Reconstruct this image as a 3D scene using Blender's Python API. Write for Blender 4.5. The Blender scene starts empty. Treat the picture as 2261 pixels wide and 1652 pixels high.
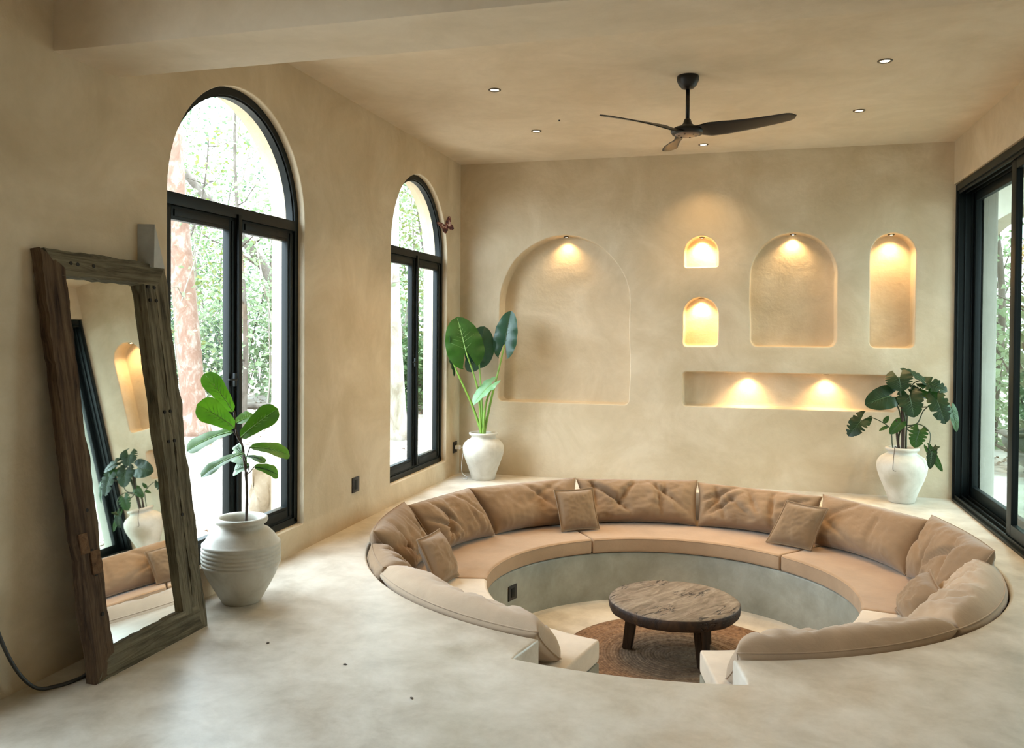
import bpy, bmesh, math, random
from mathutils import Vector, Matrix, noise
C = bpy.context.scene.collection
SC = bpy.context.scene
PI = math.pi
R = math.radians
random.seed(7)

# ------------------------------------------------------------------ camera
cam = bpy.data.objects.new('camera', bpy.data.cameras.new('camera'))
C.objects.link(cam)
F, SX, SY = 1879.11, -10.434, -69.565
YAW, PIT, ROL = -0.2712, -0.0157, 0.0070
cam.data.sensor_fit = 'HORIZONTAL'; cam.data.sensor_width = 36
cam.data.lens = 36 * F / 2261
cam.data.shift_x = -SX / 2261; cam.data.shift_y = SY / 2261
cam.data.clip_start = 0.05; cam.data.clip_end = 200
_fw = Vector((math.sin(YAW) * math.cos(PIT), math.cos(YAW) * math.cos(PIT), math.sin(PIT)))
_r = Vector((math.cos(YAW), -math.sin(YAW), 0)); _u = _r.cross(_fw)
_r2 = _r * math.cos(ROL) + _u * math.sin(ROL); _u2 = -_r * math.sin(ROL) + _u * math.cos(ROL)
cam.matrix_world = Matrix(((_r2.x, _u2.x, -_fw.x, 2.8547), (_r2.y, _u2.y, -_fw.y, -8.4203), (_r2.z, _u2.z, -_fw.z, 1.5), (0, 0, 0, 1)))
SC.camera = cam

# ------------------------------------------------------------------ world, sun, exposure
w = bpy.data.worlds.new('world'); SC.world = w; w.use_nodes = True
bg = w.node_tree.nodes['Background']
bg.inputs['Color'].default_value = (0.74, 0.89, 1.0, 1)
bg.inputs['Strength'].default_value = 4.2
sun = bpy.data.objects.new('sun', bpy.data.lights.new('sun', 'SUN')); C.objects.link(sun)
sun.data.energy = 2.2; sun.data.angle = R(2.0); sun.data.color = (1, 0.95, 0.86)
sun.rotation_euler = Vector((0.02, -0.42, -0.90)).to_track_quat('-Z', 'Y').to_euler()
SC.view_settings.view_transform = 'Standard'; SC.view_settings.look = 'None'
SC.view_settings.gamma = 1; SC.view_settings.use_curve_mapping = False
SC.view_settings.exposure = 1.88
SC.cycles.use_denoising = True
SC.cycles.max_bounces = 10; SC.cycles.diffuse_bounces = 6; SC.cycles.transparent_max_bounces = 24
SC.cycles.sample_clamp_indirect = 6; SC.cycles.adaptive_threshold = .015

def portal(loc, rot, sx, sy):
    l = bpy.data.lights.new('daylight_portal', 'AREA'); l.shape = 'RECTANGLE'; l.size = sx; l.size_y = sy
    l.cycles.is_portal = True
    o = bpy.data.objects.new('daylight_portal', l); C.objects.link(o)
    o.location = loc; o.rotation_euler = rot
portal((-.26, -3.965, 1.55), (0, R(-90), 0), 2.8, 1.45)
portal((-.26, -1.10, 1.55), (0, R(-90), 0), 2.8, 1.45)
portal((5.0, -2.1, 1.4), (0, R(90), 0), 2.8, 4.2)
portal((-.26, -6.83, 1.55), (0, R(-90), 0), 2.8, 1.45)  # portal of the added window out of view

# ------------------------------------------------------------------ materials
def NM(name):
    m = bpy.data.materials.new(name); m.use_nodes = True
    nt = m.node_tree; b = nt.nodes['Principled BSDF']
    return m, nt, b
def N(nt, t, **kw):
    n = nt.nodes.new(t)
    for k, v in kw.items():
        if k in n.inputs: n.inputs[k].default_value = v
        else: setattr(n, k, v)
    return n
def coords(nt, scale=(1, 1, 1), kind='Object'):
    tc = N(nt, 'ShaderNodeTexCoord'); mp = N(nt, 'ShaderNodeMapping')
    mp.inputs['Scale'].default_value = scale
    nt.links.new(tc.outputs[kind], mp.inputs['Vector']); return mp.outputs['Vector']
def ntex(nt, vec, scale, detail=5, rough=.6, dist=0):
    n = N(nt, 'ShaderNodeTexNoise'); n.inputs['Scale'].default_value = scale
    n.inputs['Detail'].default_value = detail; n.inputs['Roughness'].default_value = rough
    n.inputs['Distortion'].default_value = dist
    nt.links.new(vec, n.inputs['Vector']); return n.outputs['Fac']
def ramp(nt, fac, stops):
    r = N(nt, 'ShaderNodeValToRGB'); e = r.color_ramp.elements
    e.remove(e[1]); e[0].position = stops[0][0]; e[0].color = (*stops[0][1][:3], 1)
    for p, c in stops[1:]: e.new(p).color = (c[0], c[1], c[2], 1)
    nt.links.new(fac, r.inputs['Fac']); return r.outputs['Color']
def mix(nt, a, b, fac, mode='MIX'):
    m = N(nt, 'ShaderNodeMix'); m.data_type = 'RGBA'; m.blend_type = mode
    for s, v in ((6, a), (7, b)):
        if isinstance(v, tuple): m.inputs[s].default_value = (*v[:3], 1)
        else: nt.links.new(v, m.inputs[s])
    if isinstance(fac, (int, float)): m.inputs[0].default_value = fac
    else: nt.links.new(fac, m.inputs[0])
    return m.outputs[2]
def bump(nt, b, h, strength=.3, dist=.01, chain=None):
    n = N(nt, 'ShaderNodeBump'); n.inputs['Strength'].default_value = strength; n.inputs['Distance'].default_value = dist
    nt.links.new(h, n.inputs['Height'])
    if chain is not None: nt.links.new(chain, n.inputs['Normal'])
    nt.links.new(n.outputs['Normal'], b.inputs['Normal']); return n.outputs['Normal']

def plaster(name, c1, c2, c3, rough=.62, s=1.0, bstr=.35):
    m, nt, b = NM(name); v = coords(nt)
    a = ntex(nt, v, 1.7 * s, 7, .62, .6); col = ramp(nt, a, [(.36, c1), (.52, c2), (.66, c3)])
    f = ntex(nt, v, 9 * s, 6, .65, .8)
    col = mix(nt, col, ramp(nt, f, [(.3, tuple(x * .90 for x in c2)), (.7, tuple(min(1, x * 1.07) for x in c2))]), .35)
    nt.links.new(col, b.inputs['Base Color'])
    b.inputs['Roughness'].default_value = rough
    n1 = bump(nt, b, ntex(nt, v, 26, 5, .6), bstr, .006)
    bump(nt, b, ntex(nt, v, 5, 4, .5, .5), bstr, .02, n1)
    return m
M_wall = plaster('plaster_beige', (.47, .365, .23), (.57, .462, .315), (.67, .565, .41))
M_ceil = plaster('plaster_ceiling', (.58, .47, .33), (.66, .545, .40), (.73, .62, .475), .7, 1, .2)
M_ext = plaster('plaster_exterior', (.36, .34, .28), (.42, .40, .335), (.48, .46, .395), .8)
def floor_mat(name, cols, rough):
    m, nt, b = NM(name); v = coords(nt)
    a = ntex(nt, v, 1.1, 8, .62, .3); col = ramp(nt, a, [(.34, cols[0]), (.5, cols[1]), (.66, cols[2])])
    f = ntex(nt, v, 3.6, 10, .70, .25)
    col = mix(nt, col, ramp(nt, f, [(.35, cols[0]), (.5, cols[1]), (.65, cols[2])]), .55)
    sp = ntex(nt, v, 30, 1, .5); msk = ramp(nt, sp, [(.0, (0, 0, 0)), (.84, (0, 0, 0)), (.88, (1, 1, 1))])
    col = mix(nt, col, tuple(x * .55 for x in cols[0]), msk)
    nt.links.new(col, b.inputs['Base Color'])
    rr = ramp(nt, f, [(.3, (rough - .08,) * 3), (.7, (rough + .1,) * 3)]); nt.links.new(rr, b.inputs['Roughness'])
    b.inputs['Specular IOR Level'].default_value = .5
    if rough < .4: b.inputs['Coat Weight'].default_value = .35; b.inputs['Coat Roughness'].default_value = .34
    bump(nt, b, ntex(nt, v, 6, 5, .55, .6), .12, .01)
    return m
M_floor = floor_mat('polished_cement', ((.37, .315, .24), (.59, .535, .45), (.78, .73, .65)), .385)
M_conc = floor_mat('cement_bench', ((.19, .18, .14), (.275, .265, .21), (.37, .36, .30)), .5)
def simple(name, col, rough=.5, metal=0, bs=None):
    m, nt, b = NM(name); v = coords(nt)
    c = ramp(nt, ntex(nt, v, 14, 4), [(.3, tuple(x * .88 for x in col)), (.7, tuple(min(1, x * 1.08) for x in col))])
    nt.links.new(c, b.inputs['Base Color'])
    b.inputs['Roughness'].default_value = rough; b.inputs['Metallic'].default_value = metal
    if name == 'black_aluminium': b.inputs['Specular IOR Level'].default_value = .22
    if bs: bump(nt, b, ntex(nt, v, bs[0], 4), bs[1], .004)
    return m
M_black = simple('black_aluminium', (.004, .007, .007), .45)
M_blackp = simple('black_plastic', (.012, .012, .013), .4)
M_rubber = simple('dark_cable', (.03, .03, .028), .5)
M_white = simple('white_plastic', (.8, .8, .78), .4)
M_fan = simple('fan_black', (.003, .0022, .0016), .42)
M_fanu = simple('fan_cap', (.20, .13, .09), .4)
M_chrome = simple('lamp_ring', (.10, .08, .06), .3, .8)
M_hole = simple('nail_hole', (.008, .006, .004), .8)
M_soil = simple('soil', (.06, .04, .025), .95, 0, (60, .8))
M_clay = simple('grey_metal', (.36, .37, .36), .4)
M_rock = plaster('limestone', (.16, .12, .075), (.20, .155, .105), (.26, .21, .15), .9, 3, 1)
def fabric(name, c):
    m, nt, b = NM(name); v = coords(nt)
    a = ntex(nt, v, 3.2, 6, .6, .4)
    col = ramp(nt, a, [(.3, tuple(x * .87 for x in c)), (.7, tuple(min(1, x * 1.10) for x in c))])
    nt.links.new(col, b.inputs['Base Color']); b.inputs['Roughness'].default_value = .92
    b.inputs['Sheen Weight'].default_value = .25; b.inputs['Sheen Roughness'].default_value = .5
    b.inputs['Specular IOR Level'].default_value = .2
    n1 = bump(nt, b, ntex(nt, v, 420, 2), .25, .001)
    bump(nt, b, ntex(nt, v, 16, 6, .6, 1.0), .35, .006, n1)
    return m
M_fab = fabric('tan_canvas', (.265, .172, .100))  # darkened tan: shade on the upright cushion fronts is put into this colour
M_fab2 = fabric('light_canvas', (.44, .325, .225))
M_seat = fabric('seat_canvas', (.385, .256, .158))  # lighter tan: light falling on the flat seat tops is put into the colour
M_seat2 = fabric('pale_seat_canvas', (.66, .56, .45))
M_pil = fabric('pillow_canvas', (.225, .148, .085))
M_seam = fabric('seam_thread', (.24, .15, .09))
def ceramic(name, spot=False):
    m, nt, b = NM(name); v = coords(nt)
    a = ntex(nt, v, 6, 7, .62, .5)
    col = ramp(nt, a, [(.3, (.44, .405, .335)), (.5, (.54, .505, .43)), (.72, (.62, .59, .52))])
    if spot:  # the weathered patch on the belly
        tc = N(nt, 'ShaderNodeTexCoord'); d = N(nt, 'ShaderNodeVectorMath', operation='DISTANCE')
        d.inputs[1].default_value = (-.06, -.20, .20)
        wv = N(nt, 'ShaderNodeTexNoise'); wv.inputs['Scale'].default_value = 9
        nt.links.new(tc.outputs['Object'], d.inputs[0]); nt.links.new(tc.outputs['Object'], wv.inputs['Vector'])
        mm = N(nt, 'ShaderNodeMath', operation='MULTIPLY_ADD'); mm.inputs[1].default_value = .10
        nt.links.new(wv.outputs['Fac'], mm.inputs[0]); nt.links.new(d.outputs['Value'], mm.inputs[2])
        f = ramp(nt, mm.outputs[0], [(.10, (1, 1, 1)), (.175, (0, 0, 0))])
        col = mix(nt, col, (.36, .31, .22), mix(nt, (0, 0, 0), f, .75))
    nt.links.new(col, b.inputs['Base Color']); b.inputs['Roughness'].default_value = .6
    bump(nt, b, ntex(nt, v, 40, 5), .3, .003)
    return m
M_pot = ceramic('whitewashed_clay'); M_pot_spot = ceramic('whitewashed_clay_stained', True)
def wood(name, dark, mid, light, sc=(1.2, 18, 18), s=1.6, rough=.75, bs=1.0):
    m, nt, b = NM(name); v = coords(nt, sc)
    a = ntex(nt, v, s, 9, .68, .7)
    col = ramp(nt, a, [(.34, dark), (.46, mid), (.66, light)])
    v2 = coords(nt); k = ntex(nt, v2, 2.2, 4, .6)
    col = mix(nt, col, dark, mix(nt, (0, 0, 0), ramp(nt, k, [(.45, (0, 0, 0)), (.7, (1, 1, 1))]), .55))
    nt.links.new(col, b.inputs['Base Color']); b.inputs['Roughness'].default_value = rough
    b.inputs['Specular IOR Level'].default_value = .25
    bump(nt, b, a, bs, .012)
    return m
M_old = wood('weathered_wood', (.03, .024, .014), (.125, .105, .066), (.28, .24, .16))
M_red = wood('reddish_weathered_wood', (.018, .009, .005), (.075, .042, .022), (.17, .115, .068))
M_patch = wood('wood_patch', (.05, .025, .012), (.13, .065, .03), (.2, .11, .055))
M_leg = wood('dark_leg_wood', (.012, .006, .003), (.032, .016, .007), (.06, .03, .014), (14, 14, 1.5), 1.6, .5, .4)
def tabletop_mat():
    m, nt, b = NM('cracked_wood_top')
    v = coords(nt, (2.2, 9, 9)); a = ntex(nt, v, 1.5, 9, .66, 1.4)
    top = ramp(nt, a, [(.30, (.075, .055, .040)), (.46, (.165, .128, .096)), (.68, (.30, .25, .20))])
    k = ntex(nt, coords(nt), 7, 6, .6, .5); top = mix(nt, top, (.13, .085, .06), mix(nt, (0, 0, 0), ramp(nt, k, [(.5, (0, 0, 0)), (.68, (1, 1, 1))]), .6))
    cr = ntex(nt, coords(nt, (1.5, 8, 8)), 1.3, 3, .5, 1.6)
    crm = ramp(nt, cr, [(.480, (0, 0, 0)), (.494, (1, 1, 1)), (.506, (1, 1, 1)), (.520, (0, 0, 0))])
    gate = ramp(nt, ntex(nt, coords(nt), 3.4, 3, .5), [(.46, (0, 0, 0)), (.52, (1, 1, 1))])
    crk = mix(nt, crm, gate, 1, 'MULTIPLY')
    top = mix(nt, top, (.012, .007, .004), crk)
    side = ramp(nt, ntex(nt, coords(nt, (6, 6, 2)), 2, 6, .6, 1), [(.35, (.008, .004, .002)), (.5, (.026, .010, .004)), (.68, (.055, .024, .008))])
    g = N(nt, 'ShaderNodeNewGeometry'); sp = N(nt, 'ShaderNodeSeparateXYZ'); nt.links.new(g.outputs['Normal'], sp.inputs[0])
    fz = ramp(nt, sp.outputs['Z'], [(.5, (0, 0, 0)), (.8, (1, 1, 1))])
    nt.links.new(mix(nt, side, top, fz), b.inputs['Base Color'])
    b.inputs['Roughness'].default_value = .62
    inv = N(nt, 'ShaderNodeMath', operation='SUBTRACT'); inv.inputs[0].default_value = 1; nt.links.new(crk, inv.inputs[1])
    n1 = bump(nt, b, a, .35, .006); bump(nt, b, inv.outputs[0], .8, .012, n1)
    return m
M_top = tabletop_mat()
def jute():
    m, nt, b = NM('braided_jute')
    tc = N(nt, 'ShaderNodeTexCoord'); ln = N(nt, 'ShaderNodeVectorMath', operation='LENGTH'); nt.links.new(tc.outputs['Object'], ln.inputs[0])
    mul = N(nt, 'ShaderNodeMath', operation='MULTIPLY'); mul.inputs[1].default_value = 2 * PI / .022; nt.links.new(ln.outputs['Value'], mul.inputs[0])
    sn = N(nt, 'ShaderNodeMath', operation='SINE'); nt.links.new(mul.outputs[0], sn.inputs[0])
    ab = N(nt, 'ShaderNodeMath', operation='MULTIPLY_ADD'); ab.inputs[1].default_value = .5; ab.inputs[2].default_value = .5; nt.links.new(sn.outputs[0], ab.inputs[0])
    v = coords(nt); a = ntex(nt, v, 38, 4, .7); c = ramp(nt, a, [(.33, (.11, .06, .03)), (.5, (.22, .135, .075)), (.68, (.32, .21, .125))])
    c = mix(nt, c, (.09, .05, .025), mix(nt, (0, 0, 0), ramp(nt, ab.outputs[0], [(.0, (1, 1, 1)), (.35, (0, 0, 0))]), .35))
    big = ramp(nt, ln.outputs['Value'], [(.0, (.75, .75, .75)), (.45, (.8, .78, .75)), (.6, (1.1, 1.0, .95)), (.82, (.9, .8, .75))])
    c = mix(nt, c, big, 1, 'MULTIPLY')
    nt.links.new(c, b.inputs['Base Color']); b.inputs['Roughness'].default_value = .95
    n1 = bump(nt, b, ab.outputs[0], .35, .006); bump(nt, b, a, .8, .008, n1)
    return m
M_jute = jute()
def leafmat(name, c, c2, rough=.35, trans=.3, vein=None):
    m, nt, b = NM(name); v = coords(nt)
    col = ramp(nt, ntex(nt, v, 7, 5), [(.3, c), (.7, c2)])
    nt.links.new(col, b.inputs['Base Color']); b.inputs['Roughness'].default_value = rough
    t = N(nt, 'ShaderNodeBsdfTranslucent'); tcol = mix(nt, col, (1.1, 1.6, .3), 1, 'MULTIPLY')
    tcol = mix(nt, tcol, (1.3, 1.3, 1.3), 1, 'MULTIPLY'); nt.links.new(tcol, t.inputs['Color'])
    ms = N(nt, 'ShaderNodeMixShader'); ms.inputs[0].default_value = trans
    nt.links.new(b.outputs[0], ms.inputs[1]); nt.links.new(t.outputs[0], ms.inputs[2])
    nt.links.new(ms.outputs[0], nt.nodes['Material Output'].inputs['Surface'])
    bump(nt, b, ntex(nt, v, 22, 4), .3, .004)
    return m
M_fig = leafmat('fig_leaf', (.038, .090, .012), (.070, .135, .020), .42, .26)
M_alo = leafmat('alocasia_leaf', (.018, .068, .006), (.036, .115, .010), .5, .35)
M_alod = leafmat('alocasia_dark_leaf', (.012, .05, .030), (.025, .085, .045), .30, .12)
M_alol = leafmat('alocasia_pale_leaf', (.16, .32, .17), (.22, .40, .22), .4, .2)
M_mon = leafmat('monstera_leaf', (.006, .018, .005), (.015, .042, .010), .36, .1)
M_mong = leafmat('monstera_green_leaf', (.016, .052, .008), (.034, .092, .014), .36, .25)
M_vein = simple('leaf_vein', (.22, .40, .10), .4)
M_veind = simple('dark_leaf_vein', (.045, .09, .03), .4)
M_petg = simple('green_petiole', (.20, .36, .05), .35)
M_petd = simple('dark_petiole', (.04, .055, .02), .45)
M_stemb = simple('brown_stem', (.055, .032, .018), .7, 0, (60, .6))
def foli(name, c, c2, tr=.5):
    m, nt, b = NM(name); g = N(nt, 'ShaderNodeTexCoord')
    col = ramp(nt, ntex(nt, g.outputs['Object'], 2.7, 5, .7), [(.35, c), (.62, c2)])
    nt.links.new(col, b.inputs['Base Color']); b.inputs['Roughness'].default_value = .5
    t = N(nt, 'ShaderNodeBsdfTranslucent'); nt.links.new(col, t.inputs['Color'])
    ms = N(nt, 'ShaderNodeMixShader'); ms.inputs[0].default_value = tr
    nt.links.new(b.outputs[0], ms.inputs[1]); nt.links.new(t.outputs[0], ms.inputs[2])
    nt.links.new(ms.outputs[0], nt.nodes['Material Output'].inputs['Surface'])
    return m
M_pale = foli('pale_forest_leaves', (.09, .15, .06), (.22, .28, .16), .4)
M_fo = [foli('forest_leaves', (.040, .095, .030), (.11, .17, .06)), foli('forest_leaves_yellow', (.08, .11, .025), (.16, .17, .05)), foli('forest_leaves_dark', (.035, .075, .042), (.095, .14, .08)), M_pale]
def bark(name, a, b_, c, s=3):
    m, nt, b = NM(name); v = coords(nt, (1, 1, .6))
    col = ramp(nt, ntex(nt, v, s, 8, .7, .6), [(.36, a), (.5, b_), (.64, c)])
    nt.links.new(col, b.inputs['Base Color']); b.inputs['Roughness'].default_value = .8
    bump(nt, b, ntex(nt, v, 14, 6), .5, .02); return m
M_bark_red = bark('peeling_red_bark', (.125, .062, .038), (.155, .088, .060), (.22, .18, .15), 9)
M_bark_pale = bark('pale_bark', (.12, .09, .06), (.20, .175, .14), (.26, .24, .21), 3)
M_bark = bark('grey_bark', (.035, .025, .016), (.07, .055, .04), (.11, .092, .075), 4)
def groundmat():
    m, nt, b = NM('forest_ground'); v = coords(nt)
    a = ntex(nt, v, 1.3, 9, .7, .5); c = ramp(nt, a, [(.34, (.10, .065, .04)), (.47, (.24, .20, .16)), (.60, (.34, .31, .27))])
    nt.links.new(c, b.inputs['Base Color']); b.inputs['Roughness'].default_value = .95
    bump(nt, b, ntex(nt, v, 12, 6), .5, .03); return m
M_ground = groundmat()
M_litter = foli('dry_leaves', (.07, .035, .016), (.16, .095, .05), .2)
def emit(name, col, s):
    m = bpy.data.materials.new(name); m.use_nodes = True; nt = m.node_tree
    nt.nodes.clear(); e = N(nt, 'ShaderNodeEmission'); o = N(nt, 'ShaderNodeOutputMaterial')
    e.inputs['Color'].default_value = (*col, 1); e.inputs['Strength'].default_value = s
    nt.links.new(e.outputs[0], o.inputs['Surface']); return m
M_bulb = emit('lit_bulb', (1, .74, .42), 7)
def glassm(name, tint=(1, 1, 1), k=1.0):
    m = bpy.data.materials.new(name); m.use_nodes = True; nt = m.node_tree; nt.nodes.clear()
    t = N(nt, 'ShaderNodeBsdfTransparent'); t.inputs['Color'].default_value = (*tint, 1)
    g = N(nt, 'ShaderNodeBsdfGlossy'); g.inputs['Roughness'].default_value = .01
    ge = N(nt, 'ShaderNodeNewGeometry'); dt = N(nt, 'ShaderNodeVectorMath', operation='DOT_PRODUCT')
    nt.links.new(ge.outputs['Incoming'], dt.inputs[0]); nt.links.new(ge.outputs['Normal'], dt.inputs[1])
    ab = N(nt, 'ShaderNodeMath', operation='ABSOLUTE'); nt.links.new(dt.outputs['Value'], ab.inputs[0])
    iv = N(nt, 'ShaderNodeMath', operation='SUBTRACT'); iv.inputs[0].default_value = 1; nt.links.new(ab.outputs[0], iv.inputs[1])
    pw = N(nt, 'ShaderNodeMath', operation='POWER'); pw.inputs[1].default_value = 5; nt.links.new(iv.outputs[0], pw.inputs[0])
    f = N(nt, 'ShaderNodeMath', operation='MULTIPLY_ADD'); f.inputs[1].default_value = .75; f.inputs[2].default_value = .04; nt.links.new(pw.outputs[0], f.inputs[0])
    ms = N(nt, 'ShaderNodeMixShader'); o = N(nt, 'ShaderNodeOutputMaterial')
    nt.links.new(f.outputs[0], ms.inputs[0]); nt.links.new(t.outputs[0], ms.inputs[1]); nt.links.new(g.outputs[0], ms.inputs[2])
    nt.links.new(ms.outputs[0], o.inputs['Surface']); return m
M_glass = glassm('window_glass', (.97, .985, .98)); M_tint = glassm('tinted_door_glass', (.50, .57, .52))
m, nt, b = NM('mirror_silver'); b.inputs['Base Color'].default_value = (.90, .92, .90, 1); b.inputs['Metallic'].default_value = 1; b.inputs['Roughness'].default_value = .015
M_mirror = m

# ------------------------------------------------------------------ helpers
def mesh(name, V, Fc, mat, parent=None, smooth=True, loc=None):
    me = bpy.data.meshes.new(name); me.from_pydata([tuple(v) for v in V], [], Fc); me.update()
    if smooth:
        for p in me.polygons: p.use_smooth = True
    me.materials.append(mat)
    o = bpy.data.objects.new(name, me); C.objects.link(o)
    if parent: o.parent = parent
    if loc: o.location = loc
    return o
def tag(o, label=None, cat=None, group=None, kind=None):
    if label: o['label'] = label
    if cat: o['category'] = cat
    if group: o['group'] = group
    if kind: o['kind'] = kind
    return o
def empty(name, loc=(0, 0, 0), rz=0, label=None, cat=None, group=None):
    o = bpy.data.objects.new(name, None); C.objects.link(o); o.location = loc; o.rotation_euler.z = rz
    o.empty_display_size = .1
    return tag(o, label, cat, group)
def bmobj(name, bm, mat, parent=None, smooth=False, angle=None):
    bmesh.ops.recalc_face_normals(bm, faces=bm.faces)
    me = bpy.data.meshes.new(name); bm.to_mesh(me); bm.free(); me.materials.append(mat)
    if smooth:
        for p in me.polygons: p.use_smooth = True
        if angle is not None: me.set_sharp_from_angle(angle=R(angle))
    o = bpy.data.objects.new(name, me); C.objects.link(o)
    if parent: o.parent = parent
    return o
def abox(bm, x0, x1, y0, y1, z0, z1, bev=0):
    v = [bm.verts.new(p) for p in ((x0, y0, z0), (x1, y0, z0), (x1, y1, z0), (x0, y1, z0), (x0, y0, z1), (x1, y0, z1), (x1, y1, z1), (x0, y1, z1))]
    fs = [bm.faces.new([v[i] for i in f]) for f in ((0, 3, 2, 1), (4, 5, 6, 7), (0, 1, 5, 4), (1, 2, 6, 5), (2, 3, 7, 6), (3, 0, 4, 7))]
    if bev:
        es = list({e for f in fs for e in f.edges})
        bmesh.ops.bevel(bm, geom=es, offset=bev, segments=2, affect='EDGES', profile=.6)
def box(name, dims, mat, parent=None, bev=0):
    bm = bmesh.new(); abox(bm, *dims, bev); return bmobj(name, bm, mat, parent, bev > 0, 35)
def tube(pts, rad, n=8, cap=True):
    pts = [Vector(p) for p in pts]; V = []; Fc = []
    rs = rad if isinstance(rad, (list, tuple)) else [rad] * len(pts)
    t0 = (pts[1] - pts[0]).normalized(); a = t0.orthogonal().normalized()
    for i, p in enumerate(pts):
        t = (pts[min(i + 1, len(pts) - 1)] - pts[max(i - 1, 0)]).normalized()
        a = (a - t * a.dot(t)); a = a.normalized() if a.length > 1e-6 else t.orthogonal().normalized()
        b = t.cross(a)
        for k in range(n):
            th = 2 * PI * k / n; V.append(p + (a * math.cos(th) + b * math.sin(th)) * rs[i])
    for i in range(len(pts) - 1):
        for k in range(n):
            k2 = (k + 1) % n; Fc.append((i * n + k, i * n + k2, (i + 1) * n + k2, (i + 1) * n + k))
    if cap:
        Fc.append(tuple(range(n - 1, -1, -1))); Fc.append(tuple((len(pts) - 1) * n + k for k in range(n)))
    return V, Fc
def spline(pts, m=6):
    P = [Vector(p) for p in pts]; out = []
    for i in range(len(P) - 1):
        p0 = P[max(i - 1, 0)]; p1 = P[i]; p2 = P[i + 1]; p3 = P[min(i + 2, len(P) - 1)]
        for k in range(m):
            t = k / m
            out.append(.5 * ((2 * p1) + (p2 - p0) * t + (2 * p0 - 5 * p1 + 4 * p2 - p3) * t * t + (3 * p1 - p0 - 3 * p2 + p3) * t ** 3))
    out.append(P[-1]); return out
def join(*ms):
    V = []; Fc = []
    for v, f in ms:
        o = len(V); V += list(v); Fc += [tuple(i + o for i in q) for q in f]
    return V, Fc
def lathe(prof, n=64, wob=0, seed=0):
    V = []; Fc = []
    for r, z in prof:
        for k in range(n):
            th = 2 * PI * k / n; rr = r
            if wob: rr *= 1 + wob * noise.noise(Vector((math.cos(th) * 1.3 + seed, math.sin(th) * 1.3, z * 4)))
            V.append((rr * math.cos(th), rr * math.sin(th), z))
    for i in range(len(prof) - 1):
        for k in range(n):
            k2 = (k + 1) % n; Fc.append((i * n + k, i * n + k2, (i + 1) * n + k2, (i + 1) * n + k))
    return V, Fc
def fixn(o):
    bm = bmesh.new(); bm.from_mesh(o.data); bmesh.ops.recalc_face_normals(bm, faces=bm.faces); bm.to_mesh(o.data); bm.free(); return o

# --------------------------------------------------- planar walls with rounded openings
def arch_loop(u0, u1, v0, v1, spring=None, rc=.03, n=28, wob=0, seed=0):
    """outline (u,v), counter-clockwise; arched top when spring is given"""
    L = []
    def corner(cx, cy, a0, a1, r, m=5):
        for k in range(m + 1):
            a = R(a0 + (a1 - a0) * k / m); L.append((cx + r * math.cos(a), cy + r * math.sin(a)))
    corner(u0 + rc, v0 + rc, 180, 270, rc); corner(u1 - rc, v0 + rc, 270, 360, rc)
    top = v1 if spring is None else spring
    for k in range(1, 8): L.append((u1, v0 + rc + (top - rc - v0 - rc) * k / 8))
    if spring is None:
        corner(u1 - rc, v1 - rc, 0, 90, rc); corner(u0 + rc, v1 - rc, 90, 180, rc)
    else:
        c = (u0 + u1) / 2; ru = (u1 - u0) / 2; rv = v1 - spring
        for k in range(n + 1):
            a = PI * k / n; L.append((c + ru * math.cos(a), spring + rv * math.sin(a)))
    for k in range(7, 0, -1): L.append((u0, v0 + rc + (top - rc - v0 - rc) * k / 8))
    if wob: L = [(u + wob * noise.noise(Vector((u * 3, v * 3, seed))), v + wob * noise.noise(Vector((u * 3, v * 3, seed + 9)))) for u, v in L]
    return L
def offs(L, d):
    n = len(L); out = []
    for i in range(n):
        a = Vector(L[i - 1]); b = Vector(L[(i + 1) % n]); t = (b - a)
        t = t.normalized() if t.length > 1e-9 else Vector((1, 0)); out.append((L[i][0] + t.y * d, L[i][1] - t.x * d))
    return out
def wall(name, outer, holes, to3, thick, mat, rr=.014):
    """outer: loop; holes: list of (loop, depth or None for through); to3(u,v,depth)"""
    bm = bmesh.new()
    def addloop(L, d): return [bm.verts.new(to3(u, v, d)) for u, v in L]
    def ring(A, B):
        n = len(A)
        for i in range(n): bm.faces.new((A[i], A[(i + 1) % n], B[(i + 1) % n], B[i]))
    def edges(A): return [bm.edges.get((A[i], A[(i + 1) % len(A)])) or bm.edges.new((A[i], A[(i + 1) % len(A)])) for i in range(len(A))]
    o1 = addloop(outer, 0); o2 = addloop(outer, thick); E1 = edges(o1); E2 = edges(o2); ring(o1, o2)
    for L, d in holes:
        seq = []
        for k in range(4):
            a = PI / 2 * k / 3; seq.append(addloop(offs(L, rr * (1 - math.sin(a))), rr * (1 - math.cos(a))))
        E1 += edges(seq[0])
        if d is None:
            seq.append(addloop(L, thick)); E2 += edges(seq[-1])
        else:
            seq.append(addloop(L, d - .02)); seq.append(addloop(offs(L, -.008), d - .006)); seq.append(addloop(offs(L, -.025), d))
            bm.faces.new(seq[-1])
        for A, B in zip(seq, seq[1:]): ring(A, B)
    bmesh.ops.triangle_fill(bm, edges=E1, use_beauty=True); bmesh.ops.triangle_fill(bm, edges=E2, use_beauty=True)
    o = bmobj(name, bm, mat, None, True, 40); o['kind'] = 'structure'; return o

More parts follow.
